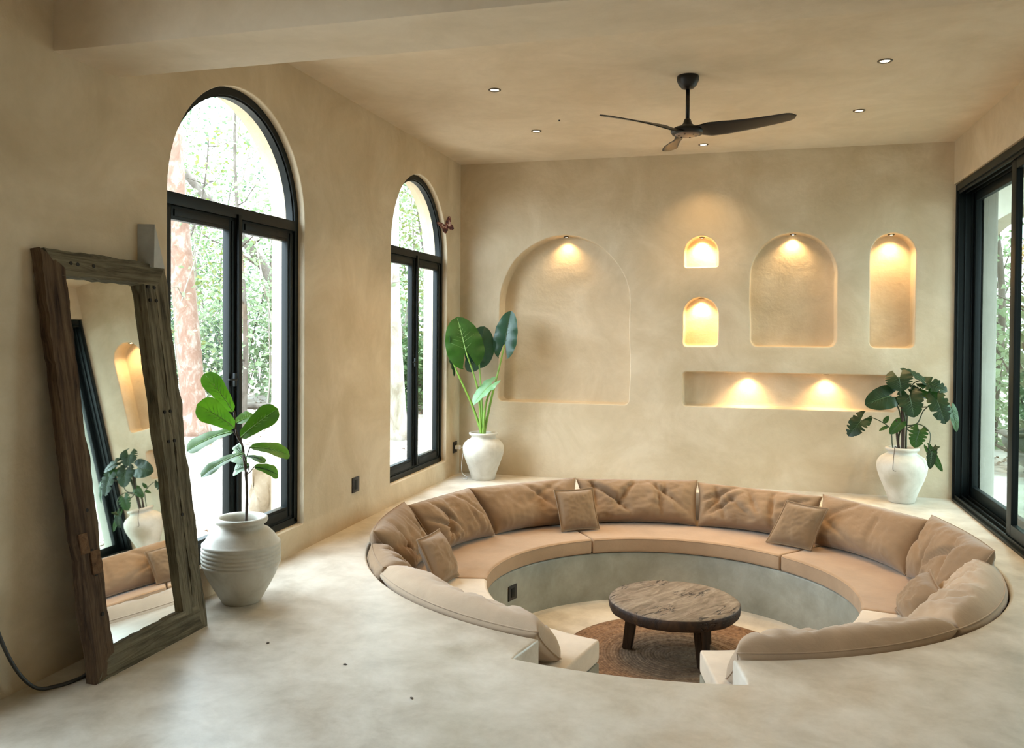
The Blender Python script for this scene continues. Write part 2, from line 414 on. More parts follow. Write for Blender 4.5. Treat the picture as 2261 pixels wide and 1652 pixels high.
CH = 3.205; RW = 4.65
def rect(u0, u1, v0, v1): return [(u0, v0), (u1, v0), (u1, v1), (u0, v1)]
W1 = (-4.673, -3.257); W2 = (-1.803, -.404); W_FILL = (-7.535, -6.12)  # last one: unseen window, added to bring daylight onto the foreground floor
win_loops = [arch_loop(a, b, .176, 2.903, 2.20, .02, 32) for a, b in (W1, W2, W_FILL)]
recess = arch_loop(-6.9, -5.64, .02, 1.05, None, .03)
wall('wall_left', rect(-12.2, .3, -.05, 3.5), [(L_, None) for L_ in win_loops], lambda u, v, d: (-d, u, v), .25, M_wall, .007)
niches = [
    (arch_loop(.425, 1.768, .762, 2.447, 1.74, .05, 40, .012, 1), .19),
    (arch_loop(2.289, 2.609, 2.111, 2.412, 2.25, .025, 28, .006, 2), .17),
    (arch_loop(2.286, 2.613, 1.346, 1.823, 1.655, .04, 28, .006, 3), .17),
    (arch_loop(2.906, 3.680, 1.353, 2.423, 2.02, .07, 36, .01, 4), .17),
    (arch_loop(3.965, 4.345, 1.355, 2.402, 2.21, .05, 28, .006, 5), .20),
    (arch_loop(2.285, 4.20, .767, 1.100, None, .035), .19)]
wall('wall_back', rect(-.2, 5.0, -.05, 3.5), niches, lambda u, v, d: (u, d, v), .36, M_wall, .012)
wall('wall_right', rect(-12.2, 0.36, 2.82, 3.5), [], lambda u, v, d: (RW + d, u, v), .34, M_wall)
wall('wall_right_near', rect(-12.2, -4.25, -.05, 2.82), [], lambda u, v, d: (RW + d, u, v), .34, M_wall)
o = box('wall_right_pier', (RW + .23, RW + .345, -.055, .36, -.05, 2.82), M_ext, None, .01); o['kind'] = 'structure'
wall('wall_front', rect(-.2, 5.0, -.05, 3.5), [], lambda u, v, d: (u, -12.2 - d, v), .2, M_wall)
o = box('ceiling', (-.2, 5.0, -12.4, .36, CH, CH + .25), M_ceil); o['kind'] = 'structure'
bm = bmesh.new(); abox(bm, -.01, 4.66, -5.421, -5.026, 2.674, CH + .01, .006)
o = bmobj('ceiling_beam', bm, M_ceil, None, True, 35); o['kind'] = 'structure'

# ------------------------------------------------------------------ floor, pit
PX, PY = 2.3495, -2.4009; PR = 2.0706; PR2 = 2.342; RI = 1.2745; A0, A1 = -76.8, 257.8; ZF = -.7896; ZS = -.3907
def pol(r, a, z=0): return (PX + r * math.cos(R(a)), PY + r * math.sin(R(a)), z)
loop = [(PR, A0 + (A1 - A0) * k / 150) for k in range(151)]
loop += [(PR + (PR2 - PR) * k / 6, A1) for k in range(1, 6)]
loop += [(PR2, A1 + (360 + A0 - A1) * k / 14) for k in range(15)]
loop += [(PR2 - (PR2 - PR) * k / 6, 360 + A0) for k in range(1, 6)]
L2 = [pol(r, a)[:2] for r, a in loop]
bm = bmesh.new()
def fl(L, z): return [bm.verts.new((x, y, z)) for x, y in L]
outer = fl(rect(-.2, 5.0, -12.3, .3), 0)
sm_ = .018
seq = [fl(offs(L2, sm_ * (1 - math.sin(PI / 2 * k / 3))), -sm_ * (1 - math.cos(PI / 2 * k / 3))) for k in range(4)]
seq.append(fl(L2, ZF))
E = [bm.edges.new((outer[i], outer[(i + 1) % 4])) for i in range(4)] + [bm.edges.new((seq[0][i], seq[0][(i + 1) % len(L2)])) for i in range(len(L2))]
bmesh.ops.triangle_fill(bm, edges=E, use_beauty=True)
def inpit(x, y):
    r = math.hypot(x - PX, y - PY); a = math.degrees(math.atan2(y - PY, x - PX))
    return r < PR or (r < PR2 and -102.2 < a < -76.8)
bmesh.ops.delete(bm, geom=[f for f in bm.faces if inpit(*f.calc_center_median()[:2])], context='FACES_ONLY')
for A, B in zip(seq, seq[1:]):
    for i in range(len(A)): bm.faces.new((A[i], A[(i + 1) % len(A)], B[(i + 1) % len(A)], B[i]))
bm.faces.new(seq[-1])
bmesh.ops.triangulate(bm, faces=[f for f in bm.faces if len(f.verts) > 4])
o = bmobj('floor', bm, M_floor, None, True, 35); o['kind'] = 'structure'
def sector(name, prof, a0, a1, mat, n=90, parent=None, smooth=True, capr=0):
    """closed profile (r,z) swept about the pit centre"""
    V = []; Fc = []; m_ = len(prof)
    rc = sum(p[0] for p in prof) / m_; zc = sum(p[1] for p in prof) / m_
    st = [(a0 + (a1 - a0) * k / n, 1) for k in range(n + 1)]
    if capr:
        da = math.degrees(capr / rc)
        st = [(a0 + da * (1 - math.cos(t)), t) for t in (0, PI / 8, PI / 4, 3 * PI / 8)] + [(a0 + da + (a1 - a0 - 2 * da) * k / n, PI / 2) for k in range(n + 1)] + [(a1 - da * (1 - math.cos(t)), t) for t in (3 * PI / 8, PI / 4, PI / 8, 0)]
    for a, t in st:
        ins = capr * (1 - math.sin(t)) if capr else 0
        for r, z in prof:
            rr = r + (ins if r < rc else -ins); zz = z + (ins if z < zc else -ins)
            V.append(pol(rr, a, zz))
    for i in range(len(st) - 1):
        for k in range(m_):
            k2 = (k + 1) % m_; Fc.append((i * m_ + k, i * m_ + k2, (i + 1) * m_ + k2, (i + 1) * m_ + k))
    Fc.append(tuple(range(m_))); Fc.append(tuple((len(st) - 1) * m_ + k for k in range(m_ - 1, -1, -1)))
    o = mesh(name, V, Fc, mat, parent, smooth); fixn(o)
    if smooth: o.data.set_sharp_from_angle(angle=R(40))
    return o
ben = sector('pit_bench', [(RI, ZF), (RI, ZS - .012), (RI + .004, ZS - .004), (RI + .012, ZS), (PR, ZS), (PR, ZF)], A0, A1, M_conc, 130)
tag(ben, 'curved grey cement bench base lining the sunken round pit', 'bench')
for k, (r0, r1, z) in enumerate([(1.98, PR2, -.263), (1.62, PR, -.527)]):
    s = sector('floor_step', [(r0, ZF), (r0, z), (r1, z), (r1, ZF)], -102.2, -76.8, M_floor, 12); s['kind'] = 'structure'

# ------------------------------------------------------------------ windows
def frame_sweep(loop, w, x0, x1, mat, name, parent):
    """band of width w inside a closed (y,z) loop, from depth x0 to x1"""
    A = loop; B = offs(loop, -w); V = []; n = len(A)
    for L, d in ((A, x0), (B, x0), (B, x1), (A, x1)): V += [(-d, u, v) for u, v in L]
    Fc = []
    for q in range(4):
        for i in range(n): Fc.append((q * n + i, q * n + (i + 1) % n, ((q + 1) % 4) * n + (i + 1) % n, ((q + 1) % 4) * n + i))
    o = mesh(name, V, Fc, mat, parent); fixn(o); o.data.set_sharp_from_angle(angle=R(35)); return o
def window(idx, y0, y1):
    w = empty('window_%d' % idx, (0, 0, 0)); w['kind'] = 'structure'
    zt = 2.20; c = (y0 + y1) / 2
    L = win_loops[idx - 1]
    frame_sweep(L, .045, .050, .112, M_black, 'window_frame', w)
    frame_sweep(offs(L, -.044), .012, .062, .110, M_black, 'glazing_bead', w)
    bm = bmesh.new(); abox(bm, -.112, -.046, y0 + .04, y1 - .04, zt - .055, zt + .012, .004); bmobj('transom_bar', bm, M_black, w, True, 35)
    g = [(u, v) for u, v in offs(L, -.05) if v > zt - .01]
    mesh('glass_pane', [(-.108, u, v) for u, v in g], [tuple(range(len(g)))], M_glass, w, False)
    for s, (a, b) in enumerate(((y0 + .045, c), (c, y1 - .045))):
        z0, z1 = .222, zt - .055; st = .068
        bm = bmesh.new()
        x0, x1 = -.110, -.064
        for (ya, yb, za, zb) in ((a, a + st, z0, z1), (b - st, b, z0, z1), (a + st, b - st, z0, z0 + .085), (a + st, b - st, z1 - .075, z1)):
            abox(bm, x0, x1, ya, yb, za, zb, .004)
            abox(bm, x0 - .0, x1 + .008, ya + .018, yb - .018, za + .018, zb - .018, .003)
        sh = bmobj('casement_sash', bm, M_black, w, True, 35)
        mesh('glass_pane', [(-.108, a + st, z0 + .085), (-.108, b - st, z0 + .085), (-.108, b - st, z1 - .075), (-.108, a + st, z1 - .075)], [(0, 1, 2, 3)], M_glass, sh, False)
        if s == 0: sa = sh
    bm = bmesh.new(); abox(bm, -.055, -.032, c - .018, c + .018, .24, zt - .03, .006); bmobj('astragal_strip', bm, M_black, w, True, 35)
    bm = bmesh.new(); abox(bm, -.045, -.030, c - .06, c - .04, 1.15, 1.23, .003); abox(bm, -.032, -.018, c - .13, c - .045, 1.188, 1.200, .003)
    bmobj('window_handle', bm, M_black, w, True, 35)
    return w
window(1, *W1); window(2, *W2); window(3, *W_FILL)  # the third stands out of view, added as a source of fill daylight

# ------------------------------------------------------------------ sliding door
d = empty('door_1', (RW, 0, 0)); d['kind'] = 'structure'
bm = bmesh.new()
abox(bm, .015, .225, -.035, -.002, 0, 2.815, .004)
abox(bm, .015, .225, -4.25, -.055, 2.755, 2.815, .004)
abox(bm, .005, .225, -4.25, -.055, 0, .022, .003)
abox(bm, .015, .225, -4.25, -4.19, 0.02, 2.76, .004)
for xx in (.03, .085, .14, .20):
    abox(bm, xx, xx + .010, -4.19, -.05, .02, .048, .002); abox(bm, xx, xx + .010, -4.19, -.05, 2.73, 2.757, .002)
    abox(bm, xx, xx + .010, -.048, -.034, .02, 2.76, .002)
bmobj('door_frame', bm, M_black, d, True, 35)
def panel(x, y0, y1, st=.085):
    bm = bmesh.new(); z0, z1 = .035, 2.745
    for (ya, yb, za, zb) in ((y0, y0 + st, z0, z1), (y1 - st, y1, z0, z1), (y0 + st, y1 - st, z0, z0 + .10), (y0 + st, y1 - st, z1 - .085, z1)):
        abox(bm, x, x + .045, ya, yb, za, zb, .004)
    p = bmobj('door_panel', bm, M_black, d, True, 35)
    mesh('glass_pane', [(x + .022, y0 + st, z0 + .10), (x + .022, y1 - st, z0 + .10), (x + .022, y1 - st, z1 - .085), (x + .022, y0 + st, z1 - .085)], [(0, 1, 2, 3)], M_tint, p, False)
panel(.160, -1.65, -.038, .055); panel(.045, -3.1, -1.545, .11); panel(.103, -4.18, -2.95)

# ------------------------------------------------------------------ outside
GV = []; GF = []
for (xa, xb, ya, yb) in ((-40, -.19, -30, 40), (5.0, 40, -30, 40), (-.19, 5.0, .355, 40), (-.19, 5.0, -30, -12.35)):
    i = len(GV); GV += [(xa, ya, -.12), (xb, ya, -.12), (xb, yb, -.12), (xa, yb, -.12)]; GF.append((i, i + 1, i + 2, i + 3))
gr = mesh('ground', GV, GF, M_ground, None, False); gr['kind'] = 'structure'
# terrace slab and the arcade wall beyond the sliding door
o = box('floor_terrace', (RW + .225, 6.4, -12, 1.1, -.11, -.012), M_floor); o['kind'] = 'structure'
arc = []
for k in range(41):
    u = 3.1 - 5.05 * k / 40; s = abs((u - .575) / 2.525); arc.append((u, 2.30 + .45 * max(0, 1 - s ** 3) ** (1 / 3)))
bm = bmesh.new()
abox(bm, 5.5, 5.7, 3.1, 4.0, -.1, 3.3); abox(bm, 5.5, 5.7, -4.6, -1.95, -.1, 3.3)
ar = [[bm.verts.new((x, u, z)) for x, z in ((5.5, v), (5.7, v), (5.7, 3.3), (5.5, 3.3))] for u, v in arc]
for A, B in zip(ar, ar[1:]):
    for k in range(4): bm.faces.new((A[k], A[(k + 1) % 4], B[(k + 1) % 4], B[k]))
o = box('ceiling_terrace', (4.99, 6.3, -4.6, 4.0, 3.3, 3.5), M_ext); o['kind'] = 'structure'  # veranda roof, extended out of view to shade the door side
o = bmobj('wall_arcade', bm, M_ext); o['kind'] = 'structure'

def tree(name, base, top, r0, r1, mat, label, cat='tree', group=None, crown=None, nb=5, nl=900, fm=0, seed=0, bend=.15, ls=.07, low=.35):
    rng = random.Random(seed); base = Vector(base); top = Vector(top)
    t = empty(name, tuple(base), 0, label, cat, group)
    H = (top - base); pts = []
    for k in range(9):
        f = k / 8; p = H * f + Vector((math.sin(f * 5 + seed) * bend, math.cos(f * 4.2 + seed * 2) * bend, 0)) * (f * (1.2 - f) * 2.2)
        pts.append(p)
    pts[0] = Vector((0, 0, -.06))
    pp = spline(pts, 4); n = len(pp)
    rad = [(r0 + (r1 - r0) * (i / (n - 1))) * (1 + .06 * noise.noise(Vector((i * .7, seed, 0)))) for i in range(n)]
    rad[0] *= 1.45; rad[1] *= 1.2; rad[2] *= 1.08
    parts = [tube(pp, rad, 12)]; tips = []
    for b in range(nb):
        i = int(n * (low + (1 - low) * (b + .5) / max(nb, 1))); i = min(i, n - 2)
        a = rng.uniform(0, 2 * PI); ln = rng.uniform(.8, 1.7) * (crown or 1.2) * .7
        p = pp[i]; q = [p]
        for s in range(1, 5):
            q.append(p + Vector((math.cos(a) * ln * s / 4, math.sin(a) * ln * s / 4, ln * .5 * (s / 4) + rng.uniform(-.08, .08))))
        parts.append(tube(q, [max(rad[i] * .42, .008) * (1 - .75 * s / 4) for s in range(5)], 6)); tips.append(q)
    V, Fc = join(*parts)
    mesh('trunk', V, Fc, mat, t)
    if nl:
        V = []; Fc = []
        for k in range(nl):
            if tips and rng.random() < .75:
                q = rng.choice(tips); p = q[rng.randint(1, 4)]; c = p + Vector((rng.gauss(0, .22), rng.gauss(0, .22), rng.gauss(0, .2)))
            else:
                i = rng.randint(int(n * low), n - 1); c = pp[i] + Vector((rng.gauss(0, .5), rng.gauss(0, .5), rng.gauss(0, .3))) * (crown or 1)
            addleaf(V, Fc, c, ls * rng.uniform(.6, 1.3), rng)
        mesh('foliage', V, Fc, M_fo[fm], t, False)
    return t
def addleaf(V, Fc, c, s, rng):
    d = Vector((rng.uniform(-1, 1), rng.uniform(-1, 1), rng.uniform(-.8, .4))).normalized(); n = Vector((rng.uniform(-1, 1), rng.uniform(-1, 1), rng.uniform(.2, 1)))
    x = d.cross(n).normalized() * s * .33; i = len(V); up = x.cross(d).normalized() * s * .1
    V += [c, c + d * s * .45 + x + up, c + d * s, c + d * s * .45 - x + up]; Fc += [(i, i + 1, i + 2), (i, i + 2, i + 3)]
tree('tree', (-5.06, 2.62, -.12), (-5.55, 2.3, 7.5), .185, .14, M_bark_red, 'thick red-barked tree trunk with peeling patches seen through the left window', cat='tree', crown=1.6, nb=4, nl=700, fm=0, seed=3, bend=.03, low=.62)
tree('tree', (-1.98, 3.12, -.12), (-2.2, 3.0, 6.5), .125, .09, M_bark_pale, 'pale smooth tree trunk at the left edge of the narrow far window', cat='tree', crown=1.4, nb=4, nl=700, fm=2, seed=4, bend=.06, low=.5)
# leaning dark trunk seen in the right casement of the first window
tree('leaning_tree', (-4.0, 5.6, -.12), (-7.2, 5.0, 4.6), .12, .07, M_bark, 'dark leaning tree trunk slanting behind the right casement of the large window', cat='tree', crown=1.2, nb=5, nl=900, fm=0, seed=5, bend=.25, low=.5)
rng = random.Random(11); cnt = 0
GRP = 'slender trees of the thicket outside the arched windows'
kinds = ['slender grey tree of the thicket outside the arched windows', ]
spots = []
while len(spots) < 30:
    x = rng.uniform(-12, -1.4); y = rng.uniform(2.8, 13)
    # keep to the wedge the windows look into
    if abs(x + 2) > y * 1.15 + 2.2: continue
    if min([math.hypot(x - a, y - b) for a, b in spots] + [9]) < .55: continue
    spots.append((x, y))
for i, (x, y) in enumerate(spots):
    h = rng.uniform(4.0, 7.0)
    tree('slender_tree', (x, y, -.12), (x + rng.uniform(-.7, .7), y + rng.uniform(-.5, .5), h), rng.uniform(.022, .05), .012, M_bark_pale if i % 3 else M_bark, kinds[0], 'tree', GRP,
         crown=1.15, nb=8, nl=1300 if y > 4 else 700, fm=(0, 1, 3, 2)[i % 4], seed=20 + i, bend=.22, ls=.10, low=.12)
for i in range(26):
    x = rng.uniform(-8.5, -1.6); y = rng.uniform(2.6, 8.5)
    tree('slender_tree', (x, y, -.12), (x + rng.uniform(-.6, .6), y + rng.uniform(-.4, .4), rng.uniform(3.0, 5.5)), rng.uniform(.014, .028), .008, M_bark_pale, kinds[0], 'tree', GRP,
         crown=.8, nb=5, nl=160, fm=3, seed=120 + i, bend=.3, ls=.09, low=.2)
def shrub(loc, r, h, nl, fm, seed, label, group, ls=.09):
    rng = random.Random(seed); s = empty('shrub', loc, 0, label, 'shrub', group); V = []; Fc = []; T = []
    for b in range(9):
        a = rng.uniform(0, 2 * PI); q = [Vector((0, 0, -.02)), Vector((math.cos(a) * r * .3, math.sin(a) * r * .3, h * .5)), Vector((math.cos(a) * r * .8, math.sin(a) * r * .8, h * rng.uniform(.7, 1)))]
        T.append(tube(spline(q, 4), .012, 5))
    for k in range(nl):
        a = rng.uniform(0, 2 * PI); rr = r * math.sqrt(rng.random()); z = h * rng.uniform(.08, 1.0) * (1 - .3 * (rr / r) ** 2)
        addleaf(V, Fc, Vector((rr * math.cos(a), rr * math.sin(a), z)), ls * rng.uniform(.6, 1.4), rng)
    a, b_ = join(*T); mesh('branches', a, b_, M_bark, s); mesh('foliage', V, Fc, M_fo[fm], s, False)
for i, (x, y, r_, h) in enumerate([(-9.5, 7.0, 1.6, 2.4), (-8.0, 8.5, 1.7, 2.8), (-6.2, 9.5, 1.8, 2.6), (-4.6, 10.5, 1.8, 3.0), (-3.0, 9.5, 1.5, 2.2), (-10.8, 5.0, 1.4, 2.2), (-7.0, 11.5, 2.0, 3.6), (-3.4, 7.2, .8, 1.5), (-5.4, 6.9, .9, 1.2), (-12.5, 8.5, 2.0, 3.2), (-9.8, 12.0, 2.2, 4.0), (-1.8, 11.5, 1.8, 3.0)]):
    shrub((x, y, -.12), r_, h, 2600, (2, 3, 0, 3, 1)[i % 5], 60 + i, 'leafy green shrub of the undergrowth outside the arched windows', 'undergrowth shrubs outside the arched windows', .12)
# beyond the sliding door
for i, (x, y) in enumerate([(6.6, 3.4), (7.4, 5.6), (6.3, 5.2), (8.6, 7.5), (7.2, 8.6)]):
    tree('garden_tree', (x, y, -.12), (x + rng.uniform(-.4, .4), y, 5.5), .06, .03, M_bark, 'leafy thin-trunked tree beyond the sliding door', 'tree', 'trees beyond the sliding door', crown=1.3, nb=8, nl=750, fm=3, seed=80 + i, bend=.2, ls=.12, low=.12)
for i, (x, y, r_, h) in enumerate([(6.7, 4.6, .8, 1.7), (7.6, 7.0, 1.2, 2.3), (6.9, 9.5, 1.6, 3.0), (9.0, 10, 2, 3.6)]):
    shrub((x, y, -.12), r_, h, 1300, 3, 90 + i, 'pale green bush beyond the sliding door', 'bushes beyond the sliding door', .10)
# leaf litter
V = []; Fc = []; rng = random.Random(5)
for k in range(5200):
    if k < 4300: x = rng.uniform(-11, -.4); y = rng.uniform(-5.5, 11)
    else: x = rng.uniform(5.8, 9); y = rng.uniform(1.2, 8)
    if k < 4300 and rng.random() > min(1, .12 + max(0, (y - .5)) * .16 + max(0, -x - 3) * .05): continue
    s = rng.uniform(.04, .11); a = rng.uniform(0, 2 * PI); dx, dy = math.cos(a) * s, math.sin(a) * s; i = len(V); z = -.115 + rng.uniform(0, .02)
    V += [(x, y, z), (x + dx * .5 - dy * .35, y + dy * .5 + dx * .35, z + rng.uniform(0, .03)), (x + dx, y + dy, z + rng.uniform(0, .03)), (x + dx * .5 + dy * .35, y + dy * .5 - dx * .35, z + .01)]; Fc.append((i, i + 1, i + 2, i + 3))
o = mesh('leaf_litter', V, Fc, M_litter, None, False); tag(o, 'dry brown fallen leaves scattered over the ground outside the windows', 'leaves', None, 'stuff')
def rock(name, loc, dims, rz, tilt, seed, label):
    bm = bmesh.new(); bmesh.ops.create_cube(bm, size=1); bmesh.ops.subdivide_edges(bm, edges=bm.edges, cuts=7, use_grid_fill=True)
    for v in bm.verts:
        c = v.co.copy(); v.co = Vector((c.x * dims[0], c.y * dims[1], c.z * dims[2]))
        q = (abs(c.x * 2) ** 6 + abs(c.y * 2) ** 6 + abs(c.z * 2) ** 6) ** (1 / 6); v.co /= max(q, 1e-3) / max(abs(c.x * 2), abs(c.y * 2), abs(c.z * 2))
        v.co += Vector((noise.noise(c * 3 + Vector((seed, 0, 0))), noise.noise(c * 3 + Vector((0, seed, 0))), noise.noise(c * 3 + Vector((0, 0, seed))))) * .05
    o = bmobj(name, bm, M_rock, None, True); o.location = loc; o.rotation_euler = (tilt, 0, rz); return tag(o, label, 'stone')
rock('limestone_block', (-1.06, -2.0, .09), (.22, .16, .46), .5, .12, 1, 'left-hand pale limestone block outside the large arched window')
rock('limestone_block', (-.88, -1.86, .08), (.20, .16, .44), .9, -.1, 2, 'right-hand pale limestone block outside the large arched window')
V, Fc = tube(spline([(-7.6, 5.2, -.08), (-6.6, 5.4, .0), (-5.4, 6.0, .02), (-4.2, 6.9, -.05)], 5), [.05] * 16, 8)
tag(mesh('fallen_branch', V, Fc, M_bark), 'fallen grey branch lying on the ground outside the large window', 'branch')
V, Fc = tube(spline([(-5.6, 6.4, -.08), (-4.9, 6.3, .5), (-4.3, 6.2, .85)], 5), [.10, .10, .1, .1, .1, .09, .09, .08, .08, .07, .07], 8)
tag(mesh('dead_stump', V, Fc, M_bark), 'dark broken leaning log outside the right casement of the large window', 'log')
# grey urn with a curled rim on the terrace side
M_urn = simple('dark_stoneware', (.05, .055, .045), .6)
u = empty('garden_urn', (6.08, 2.6, -.12), 0, 'squat dark grey urn with twisted rim standing outside the sliding door', 'urn')
V, Fc = lathe([(.001, 0), (.10, 0), (.11, .03), (.09, .10), (.14, .25), (.25, .48), (.33, .72), (.35, .85), (.31, .98), (.29, 1.0), (.29, .98), (.30, .85)], 40, .05, 2)
mesh('urn_body', V, Fc, M_urn, u); u.scale = (.95, .95, .46)
pts = [(.33 * math.cos(a), .33 * math.sin(a), .99 + .035 * math.sin(5 * a)) for a in [2 * PI * k / 48 for k in range(49)]]
V, Fc = tube(pts, .045, 8); mesh('twisted_rim', V, Fc, M_bark, u)
for k in range(2):
    pts = spline([(-.33, .05 * k, .98), (-.45, .05, 1.0 + .08 * k), (-.5, .0, .82), (-.36, 0, .62), (-.24, 0, .5)], 6); V, Fc = tube(pts, .03 - .01 * k, 7); mesh('handle', V, Fc, M_bark, u)

# ------------------------------------------------------------------ seat cushions
ZT = -.2609
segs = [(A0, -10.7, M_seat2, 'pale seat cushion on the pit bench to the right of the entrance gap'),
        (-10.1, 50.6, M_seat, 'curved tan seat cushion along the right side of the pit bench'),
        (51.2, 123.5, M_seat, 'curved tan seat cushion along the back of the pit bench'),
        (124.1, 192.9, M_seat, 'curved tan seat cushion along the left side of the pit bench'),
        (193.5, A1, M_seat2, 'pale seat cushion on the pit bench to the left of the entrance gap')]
def rrect(r0, r1, z0, z1, q, m=4):
    L = []
    for cx, cz, a in ((r1 - q, z1 - q, 0), (r0 + q, z1 - q, 90), (r0 + q, z0 + q, 180), (r1 - q, z0 + q, 270)):
        for k in range(m + 1): t = R(a + 90 * k / m); L.append((cx + q * math.cos(t), cz + q * math.sin(t)))
    return L
for a0, a1, mt, lab in segs:
    o = sector('seat_cushion', rrect(1.262, PR - .012, ZS + .004, ZT, .020), a0, a1, mt, 40, None, True, .014)
    o.data.set_sharp_from_angle(angle=R(70)); tag(o, lab, 'cushion', 'seat cushions of the pit sofa')
    V, Fc = tube([pol(1.264, a0 + .6 + (a1 - a0 - 1.2) * k / 40, ZT - .014) for k in range(41)], .0045, 6)
    mesh('piping', V, Fc, mt, o)

# ------------------------------------------------------------------ back cushions
def cushion(name, a0, a1, b0, b1, rb, rt, zb, zt, th, seed, mat, label, wr=1.0, sag=.0, lift=0, folds=3, group='back cushions of the pit sofa', asym=.5):
    """a: angles at the bottom, b: angles at the top; rb/rt radius; a soft box-pleated cushion"""
    nu, nv = 64, 34; rng = random.Random(seed)
    fl_ = [(rng.uniform(-.8, .8), rng.uniform(-.6, .6), rng.uniform(-1, 1), rng.uniform(.5, 1)) for _ in range(folds)]
    V = []
    def mid(u, v):
        a = (a0 + (a1 - a0) * (u + 1) / 2) * (1 - v) + (b0 + (b1 - b0) * (u + 1) / 2) * v
        bow = 1 - .045 * (1 - (2 * v - 1) ** 2) * 0
        r = rb + (rt - rb) * v; z = zb + (zt - zb) * v
        z += sag * (1 - u * u) * v * -1 + lift * u * v
        return a, r, z
    dr, dz = rt - rb, zt - zb; l = math.hypot(dr, dz); nr, nz = -dz / l, dr / l   # normal to the front (inwards, up)
    def pt(u, v, side):
        # edges pull in between the corners
        uu = u * (1 - .035 * (1 - (2 * v - 1) ** 2) ** .8); vv = .5 + (v - .5) * (1 - .07 * (1 - u * u) ** .8)
        a, r, z = mid(uu, vv)
        e = max(0, (1 - abs(u) ** 5)) * max(0, (1 - abs(2 * v - 1) ** 3.2)); h = th / 2 * e ** (.5 if asym == .5 else .30)
        # creases
        nse = noise.noise(Vector((u * 2.6 + seed * 3.1, v * 1.6, side * 2 + seed))) * .30
        rid = 0
        for (fu, fv, fd, fa) in fl_:
            q = (u - fu) * math.cos(fd) * 1.6 + (v * 2 - 1 - fv) * math.sin(fd); wv = math.exp(-(q / .085) ** 2)
            along = -(u - fu) * math.sin(fd) + (v * 2 - 1 - fv) * math.cos(fd); rid -= fa * wv * math.exp(-(along / .7) ** 2)
        fine = (1 - abs(noise.noise(Vector((u * 5 + seed, v * 9 - u * 3, side + seed * 2)))) * 2) * .10
        fine += math.sin(u * 34 + 3 * noise.noise(Vector((u * 2, v * 2, seed)))) * .045 * max(0, noise.noise(Vector((u * 3, 7, seed))) + .35) * (v if asym != .5 else abs(2 * v - 1))
        edge = noise.noise(Vector((u * 16, v * 3, seed))) * .16 * (abs(2 * v - 1) ** 2) + noise.noise(Vector((u * 3, v * 14, seed))) * .16 * u * u
        h *= 1 + wr * (nse + rid * .42 + fine * 1.1 + edge * .6) * min(1, e * 2.2)
        h *= 1.12 - .25 * v * (1 - abs(asym - .5) * 2)
        h *= 2 * (asym if side > 0 else 1 - asym)
        r2 = r + side * nr * h; z2 = z + side * nz * h
        return pol(r2, a, z2)
    for side in (1, -1):
        for j in range(nv + 1):
            v = .5 - .5 * math.cos(PI * j / nv)
            for i in range(nu + 1):
                u = -math.cos(PI * i / nu) * .55 + (-1 + 2 * i / nu) * .45; V.append(pt(u, v, side))
    Fc = []; W_ = nu + 1; S = W_ * (nv + 1)
    for s in (0, 1):
        for j in range(nv):
            for i in range(nu):
                q = (s * S + j * W_ + i, s * S + j * W_ + i + 1, s * S + (j + 1) * W_ + i + 1, s * S + (j + 1) * W_ + i); Fc.append(q if s else q[::-1])
    o = mesh(name, V, Fc, mat)
    bm = bmesh.new(); bm.from_mesh(o.data); bmesh.ops.remove_doubles(bm, verts=bm.verts, dist=.0008); bmesh.ops.recalc_face_normals(bm, faces=bm.faces); bm.to_mesh(o.data); bm.free()
    tag(o, label, 'cushion', group)
    E_ = []
    for k in range(33): E_.append(pt(-1 + 2 * k / 32, 0, 1))
    for k in range(1, 17): E_.append(pt(1, k / 16, 1))
    for k in range(1, 33): E_.append(pt(1 - 2 * k / 32, 1, 1))
    for k in range(1, 16): E_.append(pt(-1, 1 - k / 16, 1))
    E_.append(E_[0]); V, Fc = tube(E_, .0045, 5, False); mesh('seam', V, Fc, mat, o)
    return o
ZB = ZT + .01
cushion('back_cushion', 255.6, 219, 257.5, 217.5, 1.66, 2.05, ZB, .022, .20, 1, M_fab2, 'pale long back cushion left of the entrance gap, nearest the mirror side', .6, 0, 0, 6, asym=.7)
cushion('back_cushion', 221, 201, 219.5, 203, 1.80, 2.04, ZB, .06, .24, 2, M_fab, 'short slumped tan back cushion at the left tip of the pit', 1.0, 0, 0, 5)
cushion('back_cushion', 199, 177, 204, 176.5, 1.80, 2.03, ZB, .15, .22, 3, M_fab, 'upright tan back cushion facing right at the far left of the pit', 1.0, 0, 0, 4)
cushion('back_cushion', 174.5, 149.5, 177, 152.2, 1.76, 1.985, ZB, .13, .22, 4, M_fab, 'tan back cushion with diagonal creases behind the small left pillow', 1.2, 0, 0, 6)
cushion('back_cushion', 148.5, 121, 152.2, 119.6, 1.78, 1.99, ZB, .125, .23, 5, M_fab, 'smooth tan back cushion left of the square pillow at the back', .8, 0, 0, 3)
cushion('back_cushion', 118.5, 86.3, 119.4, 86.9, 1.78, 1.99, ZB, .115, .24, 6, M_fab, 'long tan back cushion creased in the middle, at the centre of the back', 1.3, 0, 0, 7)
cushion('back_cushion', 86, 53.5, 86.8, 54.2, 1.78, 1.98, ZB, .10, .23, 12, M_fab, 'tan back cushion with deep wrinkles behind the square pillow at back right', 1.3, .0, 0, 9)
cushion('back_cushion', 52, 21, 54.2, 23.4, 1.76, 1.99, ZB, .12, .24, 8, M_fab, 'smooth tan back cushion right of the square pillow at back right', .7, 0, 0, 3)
cushion('back_cushion', 20.5, -7, 23.4, -6, 1.76, 2.01, ZB, .16, .24, 9, M_fab, 'wrinkled tan back cushion at the right tip of the pit', .95, 0, 0, 5)
